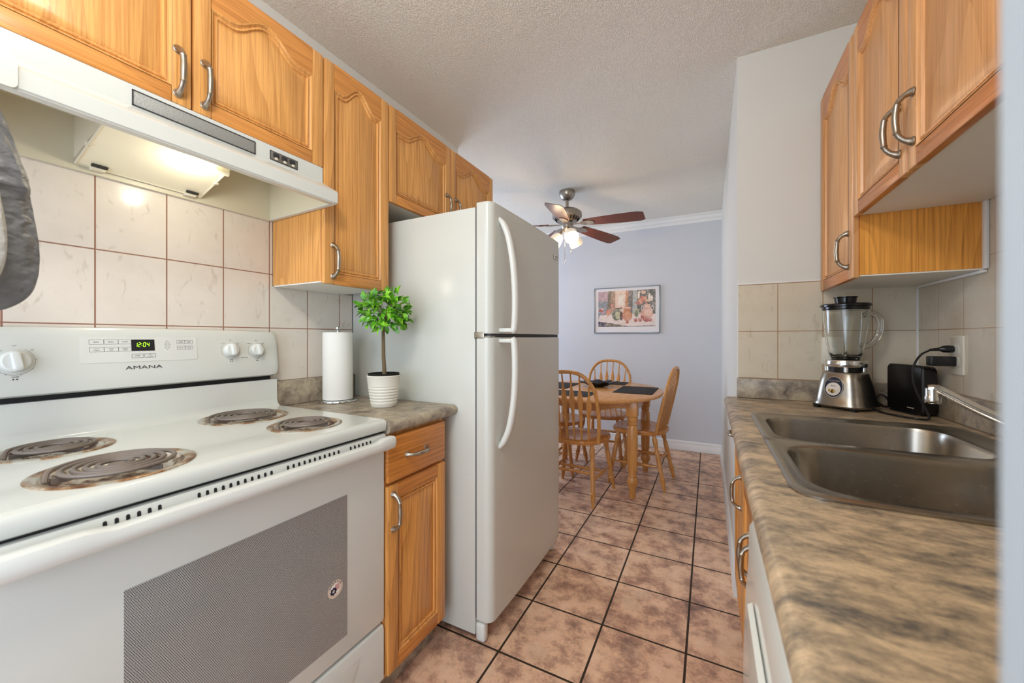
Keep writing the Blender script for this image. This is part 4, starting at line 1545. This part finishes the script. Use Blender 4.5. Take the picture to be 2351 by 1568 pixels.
pl_ = obj('control_plate', bm, [M['chrome'], plain('navy_plate', '#1a1f33', .3), plain('cream_plate', '#d9cfc2', .4)], t, smooth=40, label='oval dark plate with cream dial')
bm = B()
lathe(bm, [(0, 0), (.007, 0), (.007, .004), (.0035, .006), (.003, .018), (.0045, .022), (0, .024)], seg=14, mtx=mm @ Matrix.Translation((0, -.016, .0058)))
obj('toggle_switch', bm, plain('brass', '#a5864a', .3, 1.0), pl_, label='small brass toggle')

# router / modem
t = thing('modem', 'black upright modem box against the right wall behind the faucet', 'modem', (.640, 1.868, .9185), R(15))
bm = B()
def rr_yz(hy, z0, z1, r, x):
    return [(x, y, z) for y, z in rounded_rect(-hy, hy, z0, z1, r, 5)]
loft(bm, [rr_yz(.078, .006, .168, .014, -.020), rr_yz(.082, .003, .172, .016, -.016), rr_yz(.082, .003, .172, .016, .004)])
loft(bm, [rr_yz(.080, .004, .170, .020, .0045), rr_yz(.080, .004, .170, .022, .022), rr_yz(.072, .01, .164, .022, .028)])
obj('modem_case', bm, plain('modem_black', '#0f0e10', .28), t, smooth=40)
bm = B(); box(bm, -.028, .030, -.055, .055, 0.0003, .006, .002); obj('modem_stand', bm, M['black_plastic'], t)
modem_ = t
bm = B(); text_bm(bm, 'SAGEMCOM', .0055, (-.0203, -.030, .022), (0, -1, 0), (0, 0, 1), .0002); 
for k in range(9):
    box(bm, -.0188, -.0175, .045 - k * .009, .049 - k * .009, .158, .159)
obj('modem_print', bm, M['off_white'], t, smooth=0)

# outlets, plug, adapter, cord
def outlet(name, label, axis, a, z, pos, w=.072, h=.118):
    t = wthing(name, label, 'outlet', (pos, a, z) if axis == 'x' else (a, pos, z))
    bm = B()
    pts = rounded_rect(a - w / 2, a + w / 2, z - h / 2, z + h / 2, .005, 4)
    def P(d, p):
        return (pos - d, p[0], p[1]) if axis == 'x' else (p[0], pos - d, p[1])
    loft(bm, [[P(0.0002, p) for p in pts], [P(.004, p) for p in pts], [P(.0055, (a + (p[0] - a) * .96, z + (p[1] - z) * .97)) for p in pts]])
    obj('cover_plate', bm, M['plate'], t)
    bm = B()
    for dz in (-.02, .02):
        pts = rounded_rect(a - .016, a + .016, z + dz - .014, z + dz + .014, .008, 4)
        loft(bm, [[P(.005, p) for p in pts], [P(.0068, p) for p in pts]])
    obj('socket', bm, M['white_plastic'], t)
    return t


outlet('wall_outlet', 'cream duplex outlet with a plug and an adapter on the right tiled wall', 'x', 1.744, 1.130, XR - .0071, .074, .125)
outlet('wall_outlet', 'cream wall plate half hidden behind the blender', 'y', .4535, 1.132, YR - .0071, .072, .114)
outlet('wall_outlet', 'white plate low on the dining room side of the partition wall', 'x', 3.77, .19, XP, .08, .15)
t = wthing('power_adapter', 'small black power adapter plugged into the lower socket of the outlet', 'power adapter', (.68, 1.756, 1.11))
bm = B(); box(bm, .645, .7042, 1.737, 1.775, 1.094, 1.126, .004); obj('adapter_body', bm, M['black_plastic'], t)
def obj_room(name, bm, mat, parent, root, label=None):
    """part modelled in room coordinates of a thing that is turned"""
    m = (Matrix.Translation(root.location) @ Matrix.Rotation(root.rotation_euler.z, 4, 'Z')).inverted()
    bmesh.ops.transform(bm, matrix=m, verts=bm.verts)
    return obj(name, bm, mat, parent, label=label)


bm = B(); turned(bm, (.703, 1.757, 1.150), (.670, 1.757, 1.149), [(0, .011), (.3, .012), (.7, .011), (.85, .008), (1, .006)], 12); tube(bm, [(.672, 1.757, 1.149), (.648, 1.757, 1.146)], [.006, .004], 10); plug_bm = bm
bm = B()
tube(bm, catmull([(.650, 1.757, 1.146), (.622, 1.745, 1.128), (.602, 1.735, 1.09), (.600, 1.73, 1.04), (.612, 1.725, .99), (.628, 1.72, .95), (.630, 1.713, .9245), (.600, 1.716, .9225), (.57, 1.75, .9225), (.545, 1.80, .9225), (.530, 1.83, .930)], 7), .0031, 8)
pc_ = obj_room('power_cord', bm, M['black_plastic'], blender_, blender_)
obj_room('plug', plug_bm, M['black_plastic'], pc_, blender_)
bm = B()
tube(bm, catmull([(.560, 1.900, .945), (.585, 1.93, .930), (.60, 1.955, .9225), (.615, 1.97, .925), (.61, 1.975, .955), (.59, 1.975, .965), (.578, 1.97, .945), (.595, 1.965, .9225), (.63, 1.975, .9225)], 6), .0027, 7)
obj_room('power_cord', bm, M['black_plastic'], modem_, modem_)

# ------------------------------------------------------------------ ceiling fan
fx, fy = -1.103, 3.19
t = wthing('ceiling_fan', 'brushed nickel ceiling fan with dark wood blades and lit lamps over the table', 'ceiling fan', (fx, fy, 2.464))
bm = B(); lathe(bm, [(0, 0), (.068, 0), (.070, -.012), (.066, -.040), (.048, -.068), (.025, -.080), (0, -.082)], (fx, fy, ZC - .0005), 36); obj('canopy', bm, M['fan_nickel'], t)
bm = B(); lathe(bm, [(0, -.07), (.0135, -.07), (.0135, -.16), (0, -.16)], (fx, fy, ZC), 16); obj('downrod', bm, M['fan_nickel'], t)
bm = B(); lathe(bm, [(0, -.148), (.022, -.15), (.06, -.156), (.10, -.168), (.126, -.19), (.130, -.215), (.126, -.232), (.112, -.236), (.085, -.262), (.07, -.268), (0, -.268)], (fx, fy, ZC), 48); mot = obj('motor_housing', bm, M['fan_nickel'], t)
bm = B()
for k in range(20):
    a = 2 * PI * k / 20
    p0 = Vector((fx + .108 * math.cos(a), fy + .108 * math.sin(a), ZC - .241)); p1 = Vector((fx + .088 * math.cos(a), fy + .088 * math.sin(a), ZC - .262))
    tube(bm, [p0, p1], .0045, 6)
obj('motor_vents', bm, M['gap'], mot)
bm = B(); lathe(bm, [(0, -.268), (.045, -.268), (.052, -.275), (.052, -.315), (.046, -.325), (.03, -.345), (.012, -.36), (0, -.362)], (fx, fy, ZC), 32); obj('light_fitter', bm, M['fan_nickel'], t)
ZB = ZC - .285
for k in range(5):
    a = R(37 - 72 * k) + .476
    Mx = Matrix.Translation((fx, fy, ZB)) @ Matrix.Rotation(a, 4, 'Z') @ Matrix.Rotation(R(4), 4, 'Y')
    Mb = Mx @ Matrix.Rotation(R(-13), 4, 'X')
    bm = B()
    out = []
    top_e, bot_e = [], []
    for i in range(15):
        u = i / 14
        x = .165 + .495 * u
        w = .048 + .022 * math.sin(PI * min(u * 1.1, 1) * .55)
        w *= 1.0 if u < .93 else (1 - (u - .93) * 3.0)
        top_e.append((x, w)); bot_e.append((x + (.01 if i == 14 else 0), -w))
    poly = top_e + list(reversed(bot_e))
    loft(bm, [[Mb @ Vector((x, y, .0025)) for x, y in poly], [Mb @ Vector((x, y, -.0025)) for x, y in poly]])
    bl_ = obj('fan_blade', bm, M['blade'], t, smooth=30)
    bm = B()
    sh = []
    for i in range(13):
        u = i / 12
        x = .05 + .20 * u
        w = .012 + (.022 * math.sin(PI * max(0, (u - .35) / .65)) if u > .35 else 0) + .004 * u
        sh.append((x, w))
    poly = sh + [(x, -w) for x, w in reversed(sh)]
    loft(bm, [[(Mb if p[0] > .15 else Mx) @ Vector((p[0], p[1], -.004)) for p in poly], [(Mb if p[0] > .15 else Mx) @ Vector((p[0], p[1], -.009)) for p in poly]])
    obj('blade_iron', bm, M['fan_nickel'], bl_, smooth=30)
for k, (az, lab) in enumerate(((-82, 'n'), (38, 'n'), (158, 'n'))):
    a = R(az) + .476
    dirv = Vector((math.cos(a) * math.sin(R(38)), math.sin(a) * math.sin(R(38)), -math.cos(R(38))))
    if k == 0:
        dirv = Vector((math.cos(a) * math.sin(R(46)), math.sin(a) * math.sin(R(46)), -math.cos(R(46))))
    s0 = Vector((fx + .035 * math.cos(a), fy + .035 * math.sin(a), ZC - .335))
    bm = B(); tube(bm, [s0 - Vector((0, 0, -.01)), s0 + dirv * .03, s0 + dirv * .045], [.010, .014, .020], 14); ar = obj('lamp_arm', bm, M['fan_nickel'], t)
    bm = B()
    m = Matrix.Translation(s0 + dirv * .04) @ dirv.to_track_quat('Z', 'Y').to_matrix().to_4x4()
    lathe(bm, [(.018, 0), (.034, .010), (.050, .038), (.057, .072), (.060, .108), (.0585, .108), (.055, .072), (.048, .039), (.032, .012), (.016, .002)], seg=28, mtx=m)
    obj('lamp_shade', bm, M['shade'], ar, smooth=60, label='frosted glass shade glowing warm')
    bm = B(); lathe(bm, [(0, .03), (.018, .035), (.027, .055), (.026, .075), (.015, .088), (0, .09)], seg=20, mtx=m); obj('lamp_bulb', bm, M['shade_in'], ar, smooth=60)
    ld = add_light('fan_bulb_light', 'POINT', tuple(s0 + dirv * .185), 2.6, (1.0, .74, .46), .03)
add_light('fan_uplight', 'POINT', (fx, fy - .04, ZC - .46), 2.2, (1.0, .72, .44), .06)
for dx, dy, L, ball in ((-.01, -.03, .27, 1), (.05, -.035, .195, 0)):
    bm = B()
    px2, py2, pz = fx + dx, fy + dy, ZC - .335
    tube(bm, [(px2, py2, pz), (px2, py2, pz - L)], .0017, 6)
    c_ = obj('pull_chain', bm, M['nickel'], t)
    bm = B()
    if ball:
        lathe(bm, [(0, .012), (.008, .009), (.012, 0), (.008, -.009), (0, -.012)], (px2, py2, pz - L - .010), 10); obj('chain_pendant', bm, M['crystal'], c_, label='clear crystal ball')
    else:
        lathe(bm, [(0, .014), (.004, .008), (.007, -.002), (.005, -.010), (0, -.013)], (px2, py2, pz - L - .010), 12); obj('chain_pendant', bm, M['fan_nickel'], c_)

# ------------------------------------------------------------------ dining table
tx, ty = -.88, 3.25
t = thing('dining_table', 'oval light wood dining table with turned legs', 'table', (tx, ty, 0))
bm = B()
def ell(a, b, z, n=72, p=2.15):
    return [(a * math.copysign(abs(math.cos(2 * PI * k / n)) ** (2 / p), math.cos(2 * PI * k / n)), b * math.copysign(abs(math.sin(2 * PI * k / n)) ** (2 / p), math.sin(2 * PI * k / n)), z) for k in range(n)]
loft(bm, [ell(.540, .615, .722), ell(.550, .625, .724), ell(.556, .631, .735), ell(.553, .628, .746), ell(.545, .620, .749)])
obj('tabletop', bm, M['table_wood'], t, smooth=40)
bm = B()
for pts in ([(-.37, .06), (.37, .06)],):
    pass
for sx in (-1, 1):
    n = 14
    L = []
    for i in range(n + 1):
        u = i / n
        y = -.30 + .60 * u
        L.append((y, .722 - .085 + .03 * math.cos(2 * PI * u) * 0.7))
    poly = [(-.30, .722)] + L + [(.30, .722)]
    prism(bm, poly, 'x', sx * .375 - .01, sx * .375 + .01)
for sy in (-1, 1):
    n = 14
    L = []
    for i in range(n + 1):
        u = i / n
        x = -.345 + .69 * u
        L.append((x, .722 - .085 + .03 * math.cos(2 * PI * u) * .7))
    poly = [(-.345, .722)] + L + [(.345, .722)]
    prism(bm, poly, 'y', sy * .325 - .01, sy * .325 + .01)
obj('apron', bm, M['table_wood'], t)
lprof = [(0, .020), (.11, .024), (.14, .034), (.17, .038), (.20, .036), (.225, .026), (.235, .030), (.25, .026), (.30, .032), (.55, .036), (.74, .035), (.77, .027), (.785, .034), (.80, .028), (.83, .036), (.86, .036), (.87, .028)]
for sx in (-1, 1):
    for sy in (-1, 1):
        bm = B()
        c = (sx * .375, sy * .325, 0)
        turned(bm, (c[0], c[1], .0008), (c[0], c[1], .70), [(a_, r_ * 1.10) for a_, r_ in lprof], 20)
        box(bm, c[0] - .040, c[0] + .040, c[1] - .040, c[1] + .040, .605, .7215, .004)
        obj('leg', bm, M['chair_wood'], t, smooth=40)


def slanted_mat(label, cx, cy, hx, hy, rot=0):
    bm = B(); box(bm, -hx, hx, -hy, hy, 0, .003, .001)
    o = obj('placemat', bm, M['mat_cloth'])
    o.location = (tx + cx, ty + cy, .7496); o.rotation_euler = (0, 0, rot)
    tag(o, label, 'placemat', 'black woven placemats on the dining table')


slanted_mat('black woven placemat on the near side of the table', -.12, -.37, .21, .135)
slanted_mat('black woven placemat on the right side of the table', .345, .05, .15, .225)
slanted_mat('black woven placemat on the far side of the table', -.02, .455, .21, .12)
slanted_mat('black woven placemat on the left side of the table', -.345, .07, .135, .215)
bm = B()
rows = []
for r_, z_ in ((.0, .004), (.05, .004), (.085, .014), (.125, .034), (.165, .046), (.160, .050), (.12, .038), (.08, .018), (.045, .008), (.0, .008)):
    rows.append([((r_ * (1 + .07 * math.sin(9 * 2 * PI * k / 72) * (r_ / .16))) * math.cos(2 * PI * k / 72) + 0, (r_ * .7 * (1 + .07 * math.cos(7 * 2 * PI * k / 72) * (r_ / .16))) * math.sin(2 * PI * k / 72), z_ - .004 + (.006 * math.sin(9 * 2 * PI * k / 72) * (r_ / .16))) for k in range(72)] if r_ > 0 else None)
loft(bm, [r for r in rows if r], cap0=True, cap1=True)
o = obj('leaf_bowl', bm, plain('pewter_dark', '#3a3b3f', .3, .8), None, smooth=60)
o.location = (tx + .0, ty + .13, .7515); o.rotation_euler = (0, 0, R(15))
tag(o, 'dark metal leaf-shaped bowl in the middle of the table', 'bowl')

# ------------------------------------------------------------------ dining chairs
def make_chair():
    t = thing('dining_chair', '', 'chair', (0, 0, 0), 0, 'arrow-back wooden dining chairs')
    # local: faces +y, origin under the seat centre
    bm = B()
    def seat_loop(s, z):
        L = []
        for k in range(48):
            a = 2 * PI * k / 48
            c, sn = math.cos(a), math.sin(a)
            x = .228 * math.copysign(abs(c) ** .75, c)
            y = .215 * math.copysign(abs(sn) ** .72, sn)
            if sn < 0:
                x *= .93 - .05 * (-sn)
            L.append((x * s, y * s, z + (.008 * (x / .228) ** 2 if z > .44 else 0)))
        return L
    loft(bm, [seat_loop(.90, .415), seat_loop(.975, .420), seat_loop(1.0, .432), seat_loop(.985, .444), seat_loop(.93, .4475), seat_loop(.6, .4405), seat_loop(.2, .438)])
    obj('seat', bm, M['chair_wood_h'], t, smooth=45)
    # hoop back leaning backwards (-y)
    def back(x, h):          # h above seat
        return Vector((x, -.165 - .22 * h, .440 + h))
    bm = B()
    pts = []
    H, Wd = .505, .236
    for i in range(33):
        u = -1 + 2 * i / 32
        a = u * PI / 2
        if abs(u) > .62:
            s = (abs(u) - .62) / .38
            base_x = math.copysign(Wd * math.sin(.62 * PI / 2) ** .8 * (1 - .0 * s), u)
            x0 = Wd * (math.sin(.62 * PI / 2)) ** .72
            h0 = H * (math.cos(.62 * PI / 2)) ** .62
            pts.append(back(math.copysign(x0 * (1 - s) + .200 * s + .012 * math.sin(PI * s), u), h0 * (1 - s)))
        else:
            pts.append(back(math.copysign(Wd * abs(math.sin(a)) ** .72, u), H * math.cos(a) ** .62))
    tube(bm, catmull(pts, 2), .0135, 12, flat=.85, up=(0, -.97, .25))
    obj('back_hoop', bm, M['chair_wood'], t, smooth=50)
    hx = lambda x: H * max(.05, (1 - (abs(x) / (Wd)) ** 2.6)) ** .42
    for i in range(6):
        xt = -.160 + .064 * i
        xb_ = -.130 + .052 * i
        xt *= 1.0
        ht = hx(xt) * .985
        p0, p1 = back(xb_, -.005), back(xt, ht)
        bm = B()
        d = (p1 - p0)
        side_ = Vector((1, 0, 0))
        nrm = d.normalized().cross(side_).normalized()
        loops = []
        for u, w in ((0, .006), (.10, .0072), (.22, .0095), (.45, .0140), (.60, .0190), (.68, .0205), (.75, .0135), (.81, .0070), (1, .0055)):
            c = p0.lerp(p1, u)
            th_ = .0055
            loops.append([c + side_ * (w * math.cos(2 * PI * k / 10)) + nrm * (th_ * math.sin(2 * PI * k / 10)) for k in range(10)])
        loft(bm, loops)
        obj('spindle', bm, M['chair_wood'], t, smooth=50)
    lp_ = [(0, .0105), (.12, .0145), (.215, .0222), (.235, .0155), (.25, .0175), (.27, .0150), (.55, .0180), (.70, .0175), (.735, .0130), (.75, .0165), (.765, .0130), (.80, .0190), (.88, .0195), (.95, .0145), (1, .0125)]
    feet = {}
    for sx in (-1, 1):
        for sy in (-1, 1):
            f0 = Vector((sx * (.215 if sy > 0 else .180), .205 if sy > 0 else -.225, .0006)); f1 = Vector((sx * (.160 if sy > 0 else .145), .135 if sy > 0 else -.135, .428))
            feet[(sx, sy)] = (f0, f1)
            bm = B(); turned(bm, f0, f1, lp_, 14); obj('leg', bm, M['chair_wood'], t, smooth=45)
    sp = [(0, .006), (.12, .009), (.36, .0125), (.42, .010), (.45, .013), (.475, .010), (.5, .0135), (.525, .010), (.55, .013), (.58, .010), (.64, .0125), (.88, .009), (1, .006)]
    sides = []
    for sx in (-1, 1):
        a = feet[(sx, -1)][0].lerp(feet[(sx, -1)][1], .42); b = feet[(sx, 1)][0].lerp(feet[(sx, 1)][1], .42)
        bm = B(); turned(bm, a, b, [(0, .006), (.3, .011), (.5, .015), (.7, .011), (1, .006)], 12); obj('side_stretcher', bm, M['chair_wood'], t)
        sides.append((a, b))
    bm = B(); turned(bm, sides[0][0].lerp(sides[0][1], .62), sides[1][0].lerp(sides[1][1], .62), sp, 12); obj('cross_stretcher', bm, M['chair_wood'], t)
    a = feet[(-1, -1)][0].lerp(feet[(-1, -1)][1], .52); b = feet[(1, -1)][0].lerp(feet[(1, -1)][1], .52)
    bm = B(); turned(bm, a, b, sp, 12); obj('cross_stretcher', bm, M['chair_wood'], t)
    return t


ch0 = make_chair()
ch0.location = (-.888, 2.845, 0); ch0.rotation_euler = (0, 0, R(-2))
ch0['label'] = 'arrow-back wooden chair nearest the fridge with its back to the viewer'
dup(ch0, (-.925, 3.775, 0), R(180), 'arrow-back wooden chair at the far side of the table facing the viewer')
dup(ch0, (-.508, 3.345, 0), R(84), 'arrow-back wooden chair at the right end of the table seen from the side')
dup(ch0, (-1.235, 3.34, 0), R(-90), 'arrow-back wooden chair on the left side mostly hidden behind the fridge')

# ------------------------------------------------------------------ picture
PX0, PX1, PZ0, PZ1 = -1.188, -.470, 1.236, 1.755
t = wthing('framed_picture', 'framed still-life print of clay jugs and flowers on the far wall', 'picture', ((PX0 + PX1) / 2, YF, PZ0))
bm = B()
fw = .009
for x0, x1, z0, z1 in ((PX0, PX1, PZ0, PZ0 + fw), (PX0, PX1, PZ1 - fw, PZ1), (PX0, PX0 + fw, PZ0 + fw, PZ1 - fw), (PX1 - fw, PX1, PZ0 + fw, PZ1 - fw)):
    box(bm, x0, x1, YF - .022, YF - .001, z0, z1, .0015)
obj('frame', bm, plain('frame_steel', '#7f8a92', .3, .8), t, label='thin silver frame')
bm = B(); box(bm, PX0 + fw, PX1 - fw, YF - .012, YF - .002, PZ0 + fw, PZ1 - fw); obj('mount', bm, plain('mat_board', '#e3dfe0', .6), t, smooth=0, label='wide white mount')
cols = ['#a09a94', '#b99aa0', '#8d9298', '#7a6f60', '#a5846a', '#e3c4b0', '#c07f55', '#6f6764', '#a3a9a6', '#5f5e58', '#e6d3ca', '#4d4a58', '#767a66', '#b9b48f', '#c4805e', '#d69b76', '#cc8f7c', '#e0b7a2', '#a94f47', '#e9dccb', '#5c3a38', '#c9705f']
def wash(name, c):
    t_ = NT(name)
    v_ = t_.coords()
    a_ = t_.noise(v_, 38, 5, .7)
    c1_ = lin(c)
    lite = tuple(.45 * x + .55 * y for x, y in zip(c1_, lin('#e6d0c2')))
    dk = tuple(.75 * x + .25 * y for x, y in zip(c1_, lin('#5a4e4c')))
    t_.set(t_.ramp(a_, [(.34, dk), (.5, c1_), (.66, lite)]), .35)
    return t_.m


pm = [wash('print_%02d' % i, c) for i, c in enumerate(cols)]
bm = B()
IX0, IX1, IZ0, IZ1 = PX0 + .046, PX1 - .046, PZ0 + .072, PZ1 - .040
iw, ih = IX1 - IX0, IZ1 - IZ0
layer = [0]
def poly(pts, mi):
    layer[0] += 1
    y = YF - .0121 - layer[0] * .00004
    f = bm.faces.new([bm.verts.new((IX0 + iw * u, y, IZ0 + ih * v)) for u, v in pts]); f.material_index = mi
def blob(u, v, a, b, mi, n=18, wob=.08, seed=0):
    rn = random.Random(seed + int(u * 1000) + mi)
    ph = rn.uniform(0, 6)
    poly([(u + a * (1 + wob * math.sin(3 * 2 * PI * k / n + ph)) * math.cos(2 * PI * k / n), v + b * (1 + wob * math.cos(2 * 2 * PI * k / n + ph)) * math.sin(2 * PI * k / n)) for k in range(n)], mi)
poly([(0, 0), (1, 0), (1, 1), (0, 1)], 0)
poly([(0, .72), (.18, .72), (.2, 1), (0, 1)], 1); poly([(0, .3), (.17, .3), (.18, .72), (0, .72)], 2)
poly([(.16, .3), (.22, .3), (.24, 1), (.18, 1)], 3); poly([(.21, .4), (.31, .4), (.31, 1), (.24, 1)], 4)
poly([(.31, .35), (.49, .35), (.50, 1), (.31, 1)], 5); poly([(.36, .62), (.46, .6), (.45, .9), (.37, .86)], 19)
poly([(.48, .35), (.53, .35), (.54, 1), (.50, 1)], 6); poly([(.53, .3), (.62, .3), (.62, 1), (.54, 1)], 7)
poly([(.61, .3), (.70, .3), (.69, 1), (.62, 1)], 8); poly([(.69, .25), (1, .25), (1, 1), (.69, 1)], 9)
poly([(0, .16), (.03, .33), (.3, .36), (1, .34), (1, .04), (.55, .02), (.25, .10)], 10)
poly([(0, 0), (.55, 0), (.4, .05), (.15, .12), (0, .16)], 11); poly([(.14, 0), (.5, 0), (.42, .04), (.16, .1)], 3)
for u, v, a, b, mi in ((.05, .47, .04, .05, 18), (.09, .40, .04, .05, 1), (.08, .5, .03, .03, 17), (.25, .6, .035, .05, 18), (.25, .6, .022, .03, 16), (.19, .42, .05, .07, 21), (.18, .38, .03, .07, 15), (.28, .50, .03, .04, 16)):
    blob(u, v, a, b, mi)
blob(.34, .33, .085, .16, 12); blob(.36, .33, .05, .12, 13); poly([(.29, .5), (.40, .5), (.38, .42), (.31, .42)], 12)
poly([(.30, .52), (.42, .54), (.44, .52), (.42, .50), (.30, .50)], 20)
blob(.42, .3, .03, .13, 20); blob(.52, .32, .085, .17, 14); blob(.53, .33, .05, .11, 15); poly([(.46, .52), (.59, .55), (.57, .42), (.48, .42)], 14); blob(.525, .525, .06, .025, 17)
blob(.52, .13, .025, .04, 18); blob(.47, .09, .06, .012, 17)
blob(.68, .38, .045, .12, 13); blob(.68, .36, .03, .09, 12)
blob(.86, .38, .105, .16, 16); blob(.88, .38, .07, .12, 17); poly([(.80, .60), (.92, .60), (.90, .50), (.82, .50)], 17)
for s_, u0 in ((-1, .785), (1, .945)):
    blob(u0, .50, .025, .07, 10); blob(u0, .50, .014, .05, 9)
for u, v, a, b, mi in ((.75, .66, .04, .06, 16), (.70, .64, .035, .05, 18), (.78, .78, .035, .055, 21), (.83, .76, .03, .06, 15), (.74, .72, .03, .04, 15), (.80, .93, .04, .05, 17), (.72, .85, .018, .09, 19), (.90, .80, .022, .09, 19), (.94, .76, .02, .07, 19), (.88, .70, .05, .035, 17), (.79, .70, .03, .04, 21), (.73, .93, .02, .03, 10), (.85, .62, .02, .03, 21)):
    blob(u, v, a, b, mi)
for u, v in ((.67, .18), (.74, .18), (.78, .27), (.85, .17), (.91, .18), (.82, .2)):
    blob(u, v, .03, .05, 18); blob(u - .005, v + .01, .016, .025, 21)
text_bm(bm, 'STILL LIFE WITH JUGS', .010, ((PX0 + PX1) / 2, YF - .0125, PZ0 + .050), (1, 0, 0), (0, 0, 1), .0001, mi=0) if False else None
o = obj('print', bm, pm, t, smooth=0, label='watercolour print of jugs and flowers')

# ------------------------------------------------------------------ unseen kitchen ceiling lamp, added above and behind the view
lx, ly = -.40, -.02
t = wthing('unseen_ceiling_lamp', 'unseen round frosted flush ceiling lamp added to light the galley', 'ceiling lamp', (lx, ly, ZC))
bm = B(); lathe(bm, [(0, 0), (.17, 0), (.175, -.02), (.165, -.035), (0, -.035)], (lx, ly, ZC - .0005), 40); obj('lamp_base', bm, M['trim'], t)
bm = B(); lathe(bm, [(.160, -.036), (.150, -.065), (.11, -.092), (.05, -.106), (0, -.110)], (lx, ly, ZC - .0005), 40); obj('glass_dome', bm, M['dome'], t)
